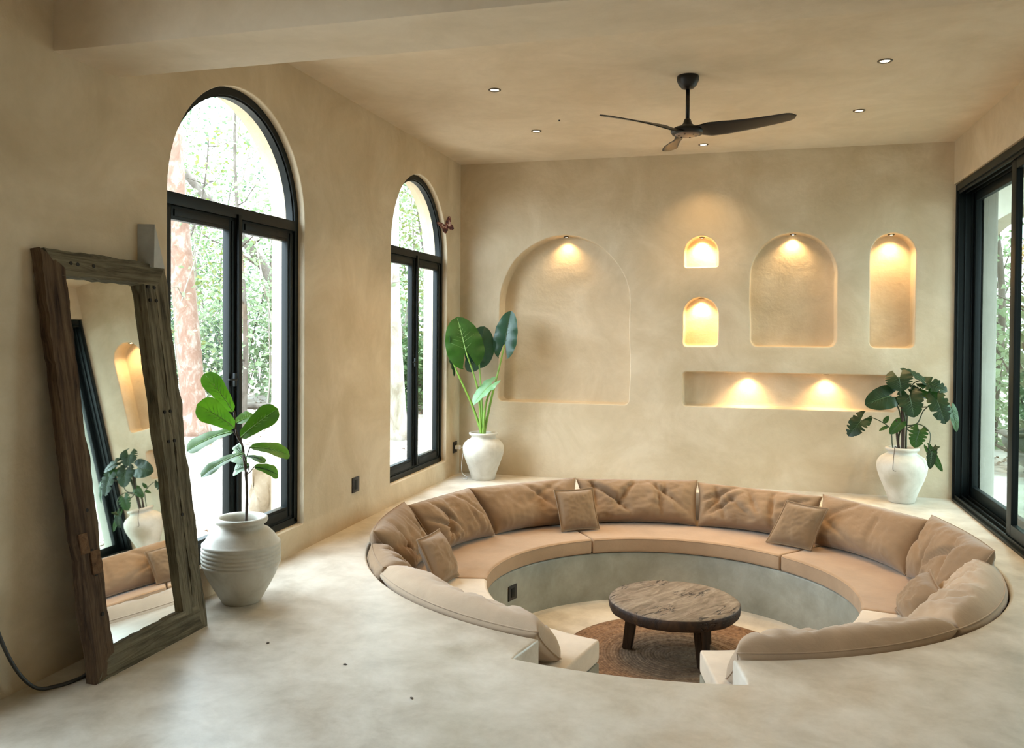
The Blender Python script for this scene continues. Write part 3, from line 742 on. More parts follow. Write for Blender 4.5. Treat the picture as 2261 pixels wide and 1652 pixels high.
cushion('back_cushion', -4, -40, -1.5, -40.8, 1.74, 2.055, ZB, .02, .23, 10, M_fab2, 'pale back cushion curving round the lower right of the pit', 1.0, 0, 0, 5, asym=.75)
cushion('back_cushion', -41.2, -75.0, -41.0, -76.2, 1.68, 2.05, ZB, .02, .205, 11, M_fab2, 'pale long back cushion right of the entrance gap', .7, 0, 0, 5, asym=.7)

# ------------------------------------------------------------------ small pillows
def pillow(corners, th, seed, label, mat=M_pil):
    """corners bl, br, tr, tl in world space"""
    bl, br, tr, tl = [Vector(c) for c in corners]; c0 = (bl + br + tr + tl) / 4
    nrm = (br - bl).cross(tl - bl).normalized(); n_ = 30; V = []; fr = .93
    def pt(u, v, s):
        uu = u * (1 - .05 * (1 - v * v)); vv = v * (1 - .05 * (1 - u * u))
        p = bl * (1 - uu) * (1 - vv) / 4 + br * (1 + uu) * (1 - vv) / 4 + tr * (1 + uu) * (1 + vv) / 4 + tl * (1 - uu) * (1 + vv) / 4
        e = max(0, 1 - abs(u / fr) ** 3) * max(0, 1 - abs(v / fr) ** 3) if abs(u) < fr and abs(v) < fr else 0
        h = th / 2 * e ** .55 * (1 + .22 * noise.noise(Vector((u * 2 + seed, v * 2, s)))) + .003
        h *= 1 + .12 * noise.noise(Vector((u * 7, v * 7, seed)))
        return p + nrm * h * s - c0
    for s in (1, -1):
        for j in range(n_ + 1):
            for i in range(n_ + 1): V.append(pt(-1 + 2 * i / n_, -1 + 2 * j / n_, s))
    Fc = []; W_ = n_ + 1; S = W_ * W_
    for s in (0, 1):
        for j in range(n_):
            for i in range(n_):
                q = (s * S + j * W_ + i, s * S + j * W_ + i + 1, s * S + (j + 1) * W_ + i + 1, s * S + (j + 1) * W_ + i); Fc.append(q[::-1] if s else q)
    rim = [j * W_ for j in range(W_)] ; idx = [i for i in range(W_)] + [j * W_ + n_ for j in range(1, W_)] + [n_ * W_ + i for i in range(n_ - 1, -1, -1)] + [j * W_ for j in range(n_ - 1, 0, -1)]
    for a, b in zip(idx, idx[1:] + idx[:1]): Fc.append((a, b, b + S, a + S))
    o = mesh('throw_pillow', V, Fc, mat, None, True, c0); fixn(o); tag(o, label, 'pillow', 'small throw pillows of the pit sofa')
    L = [((V[i] + V[i + S]) / 2) for i in idx]; L.append(L[0]); a, b = tube(L, .006, 5, False); mesh('piping', a, b, mat, o)
    return o
def at(r, a, z): return Vector(pol(r, a, z))
zb = ZT + .012
pillow([at(1.545, 130.2, zb), at(1.555, 116.8, zb), at(1.70, 117.6, zb + .335), at(1.70, 130.0, zb + .33)], .15, 1, 'square tan throw pillow leaning at the back left of the pit sofa')
pillow([at(1.50, 62.2, zb), at(1.545, 47.8, zb), at(1.70, 46.5, zb + .325), at(1.67, 58.8, zb + .335)], .15, 2, 'square tan throw pillow leaning at the back right of the pit sofa')
pillow([at(1.60, 204, zb), at(1.46, 192.5, zb), at(1.62, 188.5, zb + .30), at(1.74, 201, zb + .31)], .15, 3, 'small tan throw pillow seen edge-on at the left of the pit sofa', M_fab)
pillow([at(1.46, -8.5, zb), at(1.58, -22, zb), at(1.74, -20, zb + .23), at(1.66, -5.5, zb + .25)], .17, 4, 'small tan throw pillow lying low at the right of the pit sofa', M_fab)

# ------------------------------------------------------------------ rug and table
V = []; Fc = []; nr_, na = 48, 120; RR = .83
for i in range(nr_ + 1):
    for k in range(na):
        r = RR * i / nr_; th = 2 * PI * k / na; r2 = r * (1 + (.012 * noise.noise(Vector((math.cos(th) * 2, math.sin(th) * 2, 0))) if i == nr_ else 0))
        V.append((r2 * math.cos(th), r2 * math.sin(th), .011 + .004 * math.sin(2 * PI * r / .022)))
for i in range(nr_):
    for k in range(na): Fc.append((i * na + k, i * na + (k + 1) % na, (i + 1) * na + (k + 1) % na, (i + 1) * na + k))
base = len(V); V += [(RR * math.cos(2 * PI * k / na), RR * math.sin(2 * PI * k / na), 0) for k in range(na)]
for k in range(na): Fc.append((nr_ * na + k, nr_ * na + (k + 1) % na, base + (k + 1) % na, base + k))
o = mesh('jute_rug', V, Fc, M_jute, None, True, (2.46, -2.38, ZF + .001)); tag(o, 'round braided brown jute rug on the pit floor', 'rug')

tb = empty('coffee_table', (2.40, -2.365, ZF + .016), R(58), 'low round coffee table with thick cracked wooden top in the pit', 'table')
def disc_top():
    V = []; n = 110; th = .088; Hh = .385
    prof = [(.0, Hh), (.15, Hh), (.30, Hh), (.41, Hh), (.444, Hh - .002), (.453, Hh - .010), (.456, Hh - .03), (.452, Hh - .06), (.442, Hh - .082), (.43, Hh - .088), (.2, Hh - .088), (0, Hh - .088)]
    for r, z in prof:
        for k in range(n):
            t = 2 * PI * k / n; d_ = Vector((math.cos(t), math.sin(t), 0)); rr = r
            if r > .4: rr *= 1 + .018 * noise.noise(d_ * 1.6 + Vector((3, 0, 0))) + .008 * noise.noise(d_ * 7 + Vector((0, 0, z * 12)))
            rr -= (.022 * math.exp(-((k - 12) / 1.4) ** 2) if .43 < r else 0)
            zz = z + .003 * noise.noise(Vector((rr * d_.x * 4, rr * d_.y * 4, 1))) + (0.006 * noise.noise(d_ * 5) if z < Hh - .05 else 0)
            V.append((rr * d_.x, rr * d_.y, zz))
    Fc = []
    for i in range(len(prof) - 1):
        for k in range(n): Fc.append((i * n + k, (i + 1) * n + k, (i + 1) * n + (k + 1) % n, i * n + (k + 1) % n))
    return V, Fc
V, Fc = disc_top(); o = mesh('tabletop', V, Fc, M_top, tb); fixn(o)
for a in (178 - 58, -47 - 58, 50 - 58):
    bx, by = .325 * math.cos(R(a)), .325 * math.sin(R(a)); tx, ty = .285 * math.cos(R(a)), .285 * math.sin(R(a))
    bm = bmesh.new(); s0, s1 = .034, .042
    q = []
    for (cx, cy, z, s) in ((bx, by, 0, s0), (tx, ty, .30, s1)):
        q.append([bm.verts.new((cx + s * x * math.cos(R(a)) - s * y * math.sin(R(a)), cy + s * x * math.sin(R(a)) + s * y * math.cos(R(a)), z)) for x, y in ((-1, -1), (1, -1), (1, 1), (-1, 1))])
    bm.faces.new(q[0][::-1]); bm.faces.new(q[1])
    for i in range(4): bm.faces.new((q[0][i], q[0][(i + 1) % 4], q[1][(i + 1) % 4], q[1][i]))
    bmesh.ops.bevel(bm, geom=list(bm.edges), offset=.006, segments=2, affect='EDGES')
    bmobj('leg', bm, M_leg, tb, True, 40)

# ------------------------------------------------------------------ pots and plants
def pot(loc, rz, prof, mat, label, name, rim, soil_r, soil_z, wob=.012, seed=0):
    t = empty(name, loc, rz, label, 'potted plant')
    V, Fc = lathe(prof, 72, wob, seed); p = mesh('clay_pot', V, Fc, mat, t); fixn(p)
    V, Fc = lathe([(.0005, soil_z + .006), (soil_r * .5, soil_z + .004), (soil_r, soil_z)], 32, .03, 4); mesh('soil', V, Fc, M_soil, t)
    return t
def leafmesh(base, tip, width, shape, mat, parent, n=(0, -1, .3), lobe=0, droop=.1, fold=.15, wave=.02, seed=0, notch=0, vein=M_vein, name='leaf'):
    base = Vector(base); tip = Vector(tip); L = tip - base; ln = L.length; y = L / ln
    nv = Vector(n); x = y.cross(nv).normalized(); z = x.cross(y).normalized(); rows = 26; cols = 6; V = []; Fc = []
    def wid(t):
        if shape == 'fig':   # wide near the tip, waisted near the base
            return (.30 + .70 * (t ** .9) * 1.05) * math.sqrt(max(0, 1 - (max(0, t - .68) / .32) ** 2)) * min(1, (t / .08 + .15))
        if shape == 'heart':
            return math.sqrt(max(0, 1 - ((t - .12) / .88) ** 2)) ** 1.15 if t > .12 else math.sqrt(max(0, 1 - ((.12 - t) / (lobe + .14)) ** 2)) ** .9
        return math.sin(PI * min(max(t, 0), 1) ** .8) ** .75
    t0 = -lobe
    for side in (-1, 1):
        off = len(V)
        for j in range(rows + 1):
            t = t0 + (1 - t0) * j / rows; wo = wid(t) * width / 2; wi = 0
            if t < 0: wi = min(wo, width / 2 * (.10 + .30 * (-t / max(lobe, .01)) ** 1.2)) 
            if notch and t > -.15:
                k = (t * 5.2 + .25 * side + seed * .37) % 1; cut = max(0, 1 - abs(k - .5) / .13); wo = wo * (1 - notch * cut)
                wo = max(wo, wi)
            for i in range(cols + 1):
                s = i / cols; xx = wi + (wo - wi) * s; f = xx / (width / 2 + 1e-6)
                yy = t * ln - (0.10 * ln * notch * s * 0)
                zz = fold * xx + -droop * ln * (t - .25) ** 2 * 1.2 + wave * ln * math.sin(t * 17 + side * 2 + seed) * f ** 2 - .35 * fold * width * f * f + .006 * math.cos(t * 60) * s * (1 - s) * 0
                V.append(base + x * xx * side + y * yy + z * zz)
        for j in range(rows):
            for i in range(cols):
                q = (off + j * (cols + 1) + i, off + j * (cols + 1) + i + 1, off + (j + 1) * (cols + 1) + i + 1, off + (j + 1) * (cols + 1) + i); Fc.append(q if side > 0 else q[::-1])
    o = mesh(name, V, Fc, mat, parent)
    if vein:
        P = [base + y * t * ln + z * (-droop * ln * (t - .25) ** 2 * 1.2 + .0015) for t in [k / 10 * .96 for k in range(11)]]
        VV, FF = tube(P, [.0035 * (1 - .8 * k / 10) * (1 if width < .2 else 1.6) for k in range(11)], 5); parts = [(VV, FF)]
        if width > .06:
            for k in range(1, 7):
                t = .06 + .12 * k
                for sd in (-1, 1):
                    wv = wid(min(t + .12, 1)) * width / 2 * .8; q0 = P[min(10, int(t * 10))]; q1 = base + x * wv * .85 * sd + y * (t + .14) * ln + z * (fold * wv - .35 * fold * width * .64 - droop * ln * (t - .1) ** 2 * 1.2 + .0015)
                    parts.append(tube([q0, (q0 + q1) / 2 + z * .001, q1], [.0014 * (1 if width < .2 else 1.5), .001, .0005], 4))
        a, b_ = join(*parts); mesh('vein', a, b_, vein, o)
    return o
P1 = [(.0005, 0), (.098, 0), (.105, .008), (.120, .035), (.152, .09), (.183, .15), (.202, .20)]
zz = .20
for k in range(6):
    z0 = .205 + k * .021; r_ = .2085 - .00009 * (abs(z0 - .255) * 100) ** 2 * 1.0
    P1 += [(r_, z0), (r_ + .0025, z0 + .008), (r_ + .002, z0 + .015), (r_ - .0025, z0 + .019)]
P1 += [(.193, .338), (.176, .366), (.150, .392), (.124, .405), (.118, .414), (.121, .426), (.136, .434), (.142, .446), (.139, .459), (.128, .465), (.116, .462), (.106, .45), (.104, .42), (.108, .40), (.12, .38)]
fig = pot((.216, -4.335, 0), R(32.6), P1, M_pot, 'large ribbed whitewashed clay pot with a fiddle-leaf fig beside the mirror', 'potted_fiddle_leaf_fig', 0, .112, .395, .01, 1)
ST = [(.023, 0, .39), (.028, 0, .564), (.023, .01, .689), (.013, .01, .764), (.004, 0, .851), (-.02, -.01, .901), (-.032, 0, .951), (-.039, 0, 1.045)]
V, Fc = tube(spline(ST, 5), [.0085 - .004 * i / 35 + .0012 * math.sin(i * 2.1) for i in range(36)], 8); mesh('stem', V, Fc, M_stemb, fig)
figl = [((-.044, 0, 1.04), (-.18, -.02, 1.254), .10, (.3, -1, .2)), ((-.036, -.02, .955), (-.205, -.10, 1.095), .135, (.1, -1, .5)), ((-.03, .03, .975), (.075, .10, 1.02), .10, (0, -.7, 1)),
        ((-.008, -.02, .90), (.168, -.09, 1.062), .115, (-.2, -1, .35)), ((-.045, 0, .935), (-.284, -.06, .875), .11, (0, -.55, 1)), ((.044, .0, .845), (.266, .03, .815), .105, (0, -.75, 1)),
        ((.012, -.01, .815), (-.212, -.10, .745), .085, (0, -.35, 1)), ((.025, .03, .76), (-.062, .14, .815), .10, (0, -1, -.1)), ((.066, .0, .735), (.205, .03, .695), .09, (0, -.6, .8)),
        ((.04, .02, .735), (-.052, .08, .715), .085, (.2, -.8, .6)), ((0, .02, .81), (-.04, .09, .853), .05, (0, -1, .2)), ((.02, -.03, .80), (.12, -.10, .79), .06, (0, -.3, 1))]
for i, (a, b_, wd, nn) in enumerate(figl):
    leafmesh(a, b_, wd * 1.28, 'fig', M_fig, fig, nn, 0, .28, .25, .018, i, 0, M_veind if i > 7 else M_vein)
    k = min(range(len(ST)), key=lambda q: (Vector(ST[q]) - Vector(a)).length + (0 if ST[q][2] < a[2] else .06)); s = Vector(ST[k])
    V, Fc = tube([s, (s + Vector(a)) / 2 + Vector((0, 0, -.006)), Vector(a)], .0028, 6); mesh('petiole', V, Fc, M_stemb, fig)

P2 = [(.0005, 0), (.112, 0), (.118, .008), (.125, .04), (.148, .11), (.174, .18), (.196, .24), (.207, .29), (.205, .33), (.19, .365), (.16, .392), (.128, .408), (.120, .418), (.122, .434), (.138, .446), (.145, .456), (.143, .466), (.132, .470), (.118, .464), (.108, .45), (.106, .42), (.12, .39)]
alo = pot((.36, -.31, 0), R(17.1), P2, M_pot, 'whitewashed clay pot with tall heart-leaved plant in the far left corner', 'potted_alocasia', 0, .115, .40, .012, 5)
PS = [[(-.021, 0, .40), (-.03, 0, .49), (-.126, .02, .761), (-.29, .0, 1.121), (-.33, -.02, 1.29)], [(-.02, -.02, .40), (-.025, -.02, .489), (-.06, -.04, .897), (-.175, -.10, 1.266)], [(0, 0, .40), (-.007, .02, .49), (-.028, .03, .897), (-.057, .04, 1.236)], [(.01, 0, .40), (.012, 0, .49), (.077, .02, .807), (.156, .05, 1.124), (.204, .06, 1.341)], [(.0, -.03, .40), (.0, -.03, .49), (.014, -.04, .716), (.054, -.06, .86), (.098, -.07, .943)]]
for i, p in enumerate(PS):
    q = spline(p, 8); n_ = len(q); V, Fc = tube(q, [.020 - .0135 * (k / (n_ - 1)) ** .7 for k in range(n_)], 8); mesh('petiole', V, Fc, M_petg, alo)
leafmesh((-.175, -.10, 1.266), (-.268, -.02, 1.625), .38, 'heart', M_alo, alo, (.15, -1, .25), .42, .10, .12, .022, 1)
leafmesh((.206, .06, 1.346), (.262, .10, 1.69), .25, 'heart', M_alod, alo, (-.35, -1, .3), .42, .10, .30, .025, 2, 0, M_veind)
leafmesh((-.057, .06, 1.245), (.01, .12, 1.53), .30, 'heart', M_alod, alo, (.3, -1, .1), .45, .12, .15, .012, 3, 0, M_veind)
leafmesh((-.06, .04, 1.236), (-.165, .10, 1.06), .19, 'heart', M_alod, alo, (0, -1, -.2), .25, .2, .2, .03, 4, 0, M_veind)
leafmesh((.075, -.07, .955), (-.118, -.13, .775), .19, 'heart', M_alol, alo, (-.9, -.75, .45), .35, .2, .5, .03, 5)
leafmesh((-.33, -.02, 1.29), (-.355, -.10, 1.42), .10, 'heart', M_alod, alo, (-1, -.5, .2), .3, .2, .3, .03, 6, 0, M_veind)
leafmesh((-.33, .02, 1.19), (-.28, .0, 1.03), .07, 'heart', M_alod, alo, (1, -.6, 0), .2, .2, .3, .03, 7, 0, M_veind)

P3 = [(.0005, 0), (.104, 0), (.110, .008), (.12, .05), (.15, .13), (.180, .20), (.202, .27), (.209, .32), (.203, .36), (.18, .395), (.145, .418), (.122, .43), (.118, .44), (.122, .452), (.136, .460), (.141, .47), (.138, .48), (.126, .486), (.112, .48), (.104, .466), (.104, .43), (.12, .40)]
mon = pot((4.21, -.27, 0), R(-9.4), P3, M_pot_spot, 'stained whitewashed clay pot with a split-leaf plant beside the sliding door', 'potted_monstera', 0, .112, .42, .012, 9)
MS = [([(0, 0, .41), (.005, 0, .634), (-.005, 0, .834), (-.013, 0, .913)], .016, M_stemb), ([(-.03, .02, .41), (-.027, .02, .592), (.02, .0, .715), (-.013, -.03, .893), (-.033, -.05, 1.10)], .0075, M_petd), ([(-.06, 0, .41), (-.08, -.01, .50), (-.089, -.01, .60), (-.119, -.02, .667), (-.249, -.04, .735), (-.335, -.05, .704)], .005, M_petd),
      ([(-.01, 0, .713), (-.03, -.02, .812), (-.067, -.03, .891), (-.101, -.05, .935)], .0065, M_petd), ([(.008, 0, .714), (.05, .02, .876), (.075, .03, 1.036), (.146, .05, 1.075)], .006, M_petd), ([(.026, 0, .675), (.116, .01, .70), (.168, .0, .818), (.265, -.04, .909)], .0055, M_petd),
      ([(.04, 0, .82), (.167, 0, .845), (.308, -.02, .862), (.378, -.03, .859)], .005, M_petd), ([(.04, 0, .656), (.134, -.03, .695), (.216, -.06, .626), (.205, -.08, .495)], .005, M_petd), ([(.026, 0, .655), (.081, -.03, .62), (.134, -.05, .649)], .005, M_petd), ([(.02, 0, .75), (.067, .03, .877), (.13, .05, .99), (.182, .05, 1.05)], .006, M_petd),
      ([(.03, .02, .41), (.03, .02, .6), (.04, .0, .8), (.06, -.02, .94)], .008, M_petd), ([(-.03, -.06, .45), (-.055, -.10, .50), (-.062, -.15, .46), (-.068, -.205, .38), (-.070, -.218, .31), (-.045, -.218, .30)], .003, M_stemb), ([(-.02, .01, .41), (-.045, 0, .6), (-.05, -.02, .72)], .011, M_stemb)]
for p, r_, mt in MS:
    q = spline(p, 7); V, Fc = tube(q, [r_ * (1.1 - .35 * k / (len(q) - 1)) for k in range(len(q))], 7); mesh('aerial_root' if r_ == .003 else 'petiole' if mt is M_petd else 'stem', V, Fc, mt, mon)
ml = [((-.036, -.05, 1.105), (-.014, -.09, .985), .225, (0, -1, .35), .55, .45, 0), ((.164, .05, 1.075), (-.013, .0, 1.195), .13, (.2, -.5, 1), .3, .4, 0), ((.182, .05, 1.055), (.352, .02, 1.00), .19, (.1, -.6, .8), .4, .75, 0),
      ((-.101, -.05, .935), (-.30, -.12, .86), .215, (-.1, -1, .2), .45, .0, 0), ((.05, -.03, .95), (.09, -.10, .765), .215, (0, -1, .35), .35, .3, 0), ((.265, -.04, .915), (.335, -.10, .72), .17, (.1, -1, .2), .4, .65, 0),
      ((.378, -.03, .862), (.432, -.06, .652), .085, (.6, -1, .1), .15, .0, 1), ((-.335, -.05, .706), (-.44, -.10, .57), .165, (-.1, -1, .2), .55, .7, 0), ((-.15, -.03, .69), (-.113, -.05, .758), .045, (0, -1, 0), 0, 0, 1), ((-.112, -.02, .665), (-.19, -.05, .628), .038, (0, -.7, .7), 0, 0, 1),
      ((.134, -.05, .649), (.095, -.10, .50), .15, (0, -1, .3), .3, .5, 1), ((.205, -.08, .50), (.315, -.12, .31), .068, (0, -1, .2), .2, 0, 1), ((.235, -.08, .49), (.218, -.13, .33), .085, (0, -1, .2), .3, .2, 0), ((.21, -.08, .475), (.29, -.10, .525), .045, (0, -.6, .8), 0, 0, 0),
      ((-.01, -.02, .71), (-.10, -.07, .605), .10, (0, -1, .3), .2, 0, 1), ((.20, .02, .985), (.33, .0, .87), .13, (0, -1, .4), .35, .3, 1), ((.07, .03, 1.0), (.20, .05, .93), .10, (0, -.7, .7), .2, .3, 0)]
for i, (a, b_, wd, nn, lb, nt_, gm) in enumerate(ml):
    leafmesh(a, b_, wd, 'heart' if lb else 'oval', M_mong if gm else M_mon, mon, nn, lb, .18, .12, .015, i, nt_, M_veind)

# ------------------------------------------------------------------ leaning mirror
mi = empty('floor_mirror', (.25, -5.1, 0), 0, 'tall mirror in a rough weathered wooden frame leaning on the left wall', 'mirror')
inv = Matrix.Translation((-.25, 5.1, 0))
FTL, FTR, FBL, FBR = Vector((.052, -5.548, 1.826)), Vector((.056, -4.772, 1.806)), Vector((.262, -5.474, .0)), Vector((.276, -4.727, .0))
fn = (FBR - FBL).cross(FTL - FBL).normalized()
if fn.x < 0: fn = -fn
def fp(u, v, d=0):    # u across, v up on the front face
    return FBL * (1 - u) * (1 - v) + FBR * u * (1 - v) + FTL * (1 - u) * v + FTR * u * v - fn * d
def bar(name, p0, p1, wi, th, mat, seed, amp=.006, taper=(0, 0)):
    """plank from p0 to p1 (outer edge line), width vector wi, thickness th backwards; local x along the plank"""
    p0, p1, wi = Vector(p0), Vector(p1), Vector(wi); X = (p1 - p0); ln = X.length; X.normalize(); Y = (wi - X * wi.dot(X)); wl = Y.length; Y.normalize(); Z = X.cross(Y)
    sgn = 1 if Z.dot(fn) > 0 else -1
    n = 60; V = []; prof = []
    for (a, b_) in ((0, 0), (.25, 0), (.5, 0), (.75, 0), (1, 0), (1, 1), (.5, 1), (0, 1)): prof.append((a, b_))
    for i in range(n + 1):
        f = i / n
        for (a, b_) in prof:
            s0 = taper[0] * a; s1 = taper[1] * a; xx = s0 + (ln - s0 - s1) * f
            dy = amp * noise.noise(Vector((xx * 5, a * 2 + seed, 0))) * (1.6 if a in (0, 1) else .5) + amp * .6 * noise.noise(Vector((xx * 22, a * 3, seed)))
            dz = (amp * .5 * noise.noise(Vector((xx * 12, a * 9, seed + 3)))) if b_ == 0 else 0
            V.append((xx, a * wl + dy, sgn * (-b_ * th + dz)))
    m_ = len(prof); Fc = []
    for i in range(n):
        for k in range(m_): Fc.append((i * m_ + k, i * m_ + (k + 1) % m_, (i + 1) * m_ + (k + 1) % m_, (i + 1) * m_ + k))
    Fc.append(tuple(range(m_))); Fc.append(tuple(n * m_ + k for k in range(m_ - 1, -1, -1)))
    o = mesh(name, V, Fc, mat, mi, False); fixn(o)
    o.matrix_local = inv @ Matrix(((X.x, Y.x, Z.x, p0.x), (X.y, Y.y, Z.y, p0.y), (X.z, Y.z, Z.z, p0.z), (0, 0, 0, 1)))
    return o
TH = .050; WL, WR_, WT, WB = .118, .165, .105, .125
across = (FBR - FBL).normalized(); upv = (FTL - FBL).normalized()
lb_ = bar('left_stile', FBL, FTL, across * WL, TH, M_red, 1, .009, (.02, WT * .8))
bar('right_stile', FBR, FTR, -across * (WR_ * .52), TH, M_old, 2, .012, (WB * .35, .02))
bar('inner_right_stile', FBR - across * (WR_ * .55) + upv * .10, FTR - across * (WR_ * .55) - upv * (WT - .01), -across * (WR_ * .45), TH - .012, M_old, 6, .006)
bar('top_rail', FTL + across * .02, FTR - across * .0, -upv * WT, TH, M_old, 3, .007, (WL * .75, WR_ * .35))
bar('bottom_rail', FBL + across * .012, FBR, upv * WB, TH + .01, M_old, 4, .006, (WL * .8, WR_ * .4))
def gp(y, z): return Vector((.252 - .001 * (y + 5.1) - .1316 * z, y, z))
q = [gp(p.y, p.z) for p in (fp(.10, .045), fp(.84, .045), fp(.84, .955), fp(.10, .955))]
mesh('mirror_glass', [inv @ v for v in q], [(0, 1, 2, 3)], M_mirror, mi, False)
q = [gp(p.y, p.z) - fn * .003 for p in (fp(.04, .02), fp(.97, .02), fp(.97, .975), fp(.04, .975))]; q2 = [v - fn * .008 for v in q]
mesh('backing_board', [inv @ v for v in q + q2], [(0, 1, 2, 3), (7, 6, 5, 4), (0, 4, 5, 1), (1, 5, 6, 2), (2, 6, 7, 3), (3, 7, 4, 0)], M_red, mi, False)
def nailh(u, v):
    c = fp(u, v, -.004); V = []; n = 10; a = across; b_ = upv
    for k in range(n): t = 2 * PI * k / n; V.append(inv @ (c + (a * math.cos(t) + b_ * math.sin(t)) * .0085))
    V += [inv @ (c + (a * math.cos(2 * PI * k / n) + b_ * math.sin(2 * PI * k / n)) * .0085 - fn * .012) for k in range(n)]
    Fc = [tuple(range(n))] + [(k, (k + 1) % n, n + (k + 1) % n, n + k) for k in range(n)]
    mesh('nail', V, Fc, M_hole, mi, False)
for u_, v_ in [(.20, .972), (.25, .971), (.37, .972), (.815, .935), (.875, .935), (.822, .90), (.88, .90), (.83, .60), (.885, .60), (.835, .52), (.89, .52), (.09, .395), (.09, .30), (.10, .245), (.11, .15), (.88, .32)]: nailh(u_, v_)
for k, (u0, u1, v0, v1) in enumerate([(.01, .075, .298, .345), (.075, .15, .245, .30)]):
    c = [fp(u0, v0, -.006), fp(u1, v0, -.006), fp(u1 - .01, v1, -.006), fp(u0, v1, -.006)]; c2 = [v - fn * .012 for v in c]
    mesh('wood_patch', [inv @ v for v in c + c2], [(0, 1, 2, 3), (7, 6, 5, 4), (0, 4, 5, 1), (1, 5, 6, 2), (2, 6, 7, 3), (3, 7, 4, 0)], M_patch, mi, False)

# angular wedge-shaped sconce above the mirror's right corner
y0, y1, z0, z1 = -4.90, -4.815, 1.79, 2.0; dp = .075
V = [(0, y0, z0), (0, y1 + .035, z0), (0, y1, z1), (0, y0, z1), (dp, y0 + .025, z0), (dp * .9, y1 + .03, z0), (dp, y0 + .03, z1), (dp * .25, y1 - .005, z1)]
o = mesh('wall_sconce', [(x, y + 4.83, z - 1.9) for x, y, z in V], [(0, 3, 2, 1), (0, 1, 5, 4), (3, 6, 7, 2), (0, 4, 6, 3), (4, 5, 6), (6, 5, 7), (1, 2, 7, 5)], M_clay, None, False, (.001, -4.83, 1.9)); fixn(o)
tag(o, 'pale grey faceted wedge-shaped sconce on the wall above the mirror', 'sconce')

# ------------------------------------------------------------------ ceiling fan
fa = empty('ceiling_fan', (2.474, -2.577, CH), 0, 'black three-bladed ceiling fan hanging over the pit', 'fan')
V, Fc = lathe([(.001, 0), (.070, 0), (.074, -.012), (.073, -.03), (.060, -.06), (.040, -.082), (.018, -.088), (.001, -.088)], 40); fixn(mesh('canopy', V, Fc, M_fan, fa))
V, Fc = tube([(0, 0, -.08), (0, 0, -.31)], .0135, 16); mesh('downrod', V, Fc, M_fan, fa)
V, Fc = lathe([(.001, -.285), (.016, -.285), (.022, -.292), (.030, -.318), (.050, -.335), (.085, -.345), (.108, -.358), (.112, -.372), (.10, -.39), (.001, -.392)], 40); fixn(mesh('motor_housing', V, Fc, M_fan, fa))
V, Fc = lathe([(.001, -.399), (.07, -.398), (.082, -.392), (.08, -.386)], 40); hb = mesh('bottom_plate', V, Fc, M_fanu, fa); fixn(hb)
for k in range(6):
    a = 2 * PI * k / 6 + .3; V, Fc = tube([(.058 * math.cos(a), .058 * math.sin(a), -.397), (.058 * math.cos(a), .058 * math.sin(a), -.402)], .005, 8); mesh('screw', V, Fc, M_hole, hb)
def blade(ang):
    V = []; n = 40; m_ = 10; Lb = .71
    for s in (1, -1):
        for i in range(n + 1):
            f = i / n; r = .03 + (Lb - .03) * f
            ch = .125 * (1 - f) ** 3 + (.060 + .062 * math.sin(min(1, f * 1.1) * PI * .62)) * min(1, .45 + f * 1.8); ch *= math.sqrt(max(0.0, 1 - (max(0, f - .90) / .10) ** 2)) if f < 1 else 0.02
            tw = -R(24) * (1 - f) ** 1.2 - R(11); sw = .035 * math.sin(f * PI) - .01; zc = -.372 + .022 * f ** 1.4
            for j in range(m_ + 1):
                c = -1 + 2 * j / m_; th = .009 * (1 - .55 * f) * math.sqrt(max(0, 1 - c * c)); x = c * ch / 2
                fade = min(1, f / .18); tt = tw * fade
                p = Vector((r, x * math.cos(tt) + sw, zc + x * math.sin(tt) + s * th)); V.append(Matrix.Rotation(ang, 3, 'Z') @ p)
    Fc = []; W_ = m_ + 1; S = W_ * (n + 1)
    for s in (0, 1):
        for i in range(n):
            for j in range(m_):
                q = (s * S + i * W_ + j, s * S + i * W_ + j + 1, s * S + (i + 1) * W_ + j + 1, s * S + (i + 1) * W_ + j); Fc.append(q if s else q[::-1])
    o = mesh('blade', V, Fc, M_fan, fa); bm = bmesh.new(); bm.from_mesh(o.data); bmesh.ops.remove_doubles(bm, verts=bm.verts, dist=.0003); bmesh.ops.recalc_face_normals(bm, faces=bm.faces); bm.to_mesh(o.data); bm.free()
for a in (345, 105, 225): blade(R(a))

# ------------------------------------------------------------------ lights
def downlight(loc, rr, power, size, blend, label, group, name='recessed_downlight', cat='ceiling light', sp=.03):
    t = empty(name, loc, 0, label, cat, group)
    V, Fc = lathe([(rr * 1.25, .001), (rr * 1.25, -.004), (rr * 1.05, -.007), (rr * .86, -.003), (rr * .80, .010)], 28); fixn(mesh('trim_ring', V, Fc, M_chrome, t))
    V, Fc = lathe([(.0005, -.005), (rr * .5, -.0045), (rr * .78, -.002), (rr * .80, .004)], 24); fixn(mesh('bulb', V, Fc, M_bulb, t))
    l = bpy.data.lights.new('lamp_light', 'SPOT'); l.energy = power; l.color = (1, .66, .32); l.spot_size = R(size); l.spot_blend = blend; l.shadow_soft_size = sp
    o = bpy.data.objects.new('lamp_light', l); C.objects.link(o); o.parent = t; o.location = (0, 0, -.012); return t
GL = 'recessed downlights in the ceiling'
for x, y, lab in [(1.125, -2.582, 'recessed downlight in the ceiling, nearest the large arched window'), (1.117, -1.288, 'recessed downlight in the ceiling, between fan and far left corner'), (2.477, -.404, 'recessed downlight close to the back wall, behind the fan'), (3.691, -1.349, 'recessed downlight right of the fan, the farther of the right-hand two'), (3.69, -2.605, 'recessed downlight at the right, the nearer and brighter of two')]:
    downlight((x, y, CH - .001), .036, 15 if y > -.5 else 30, 105, .9, lab, GL)
GN = 'small spotlights in the wall niches'
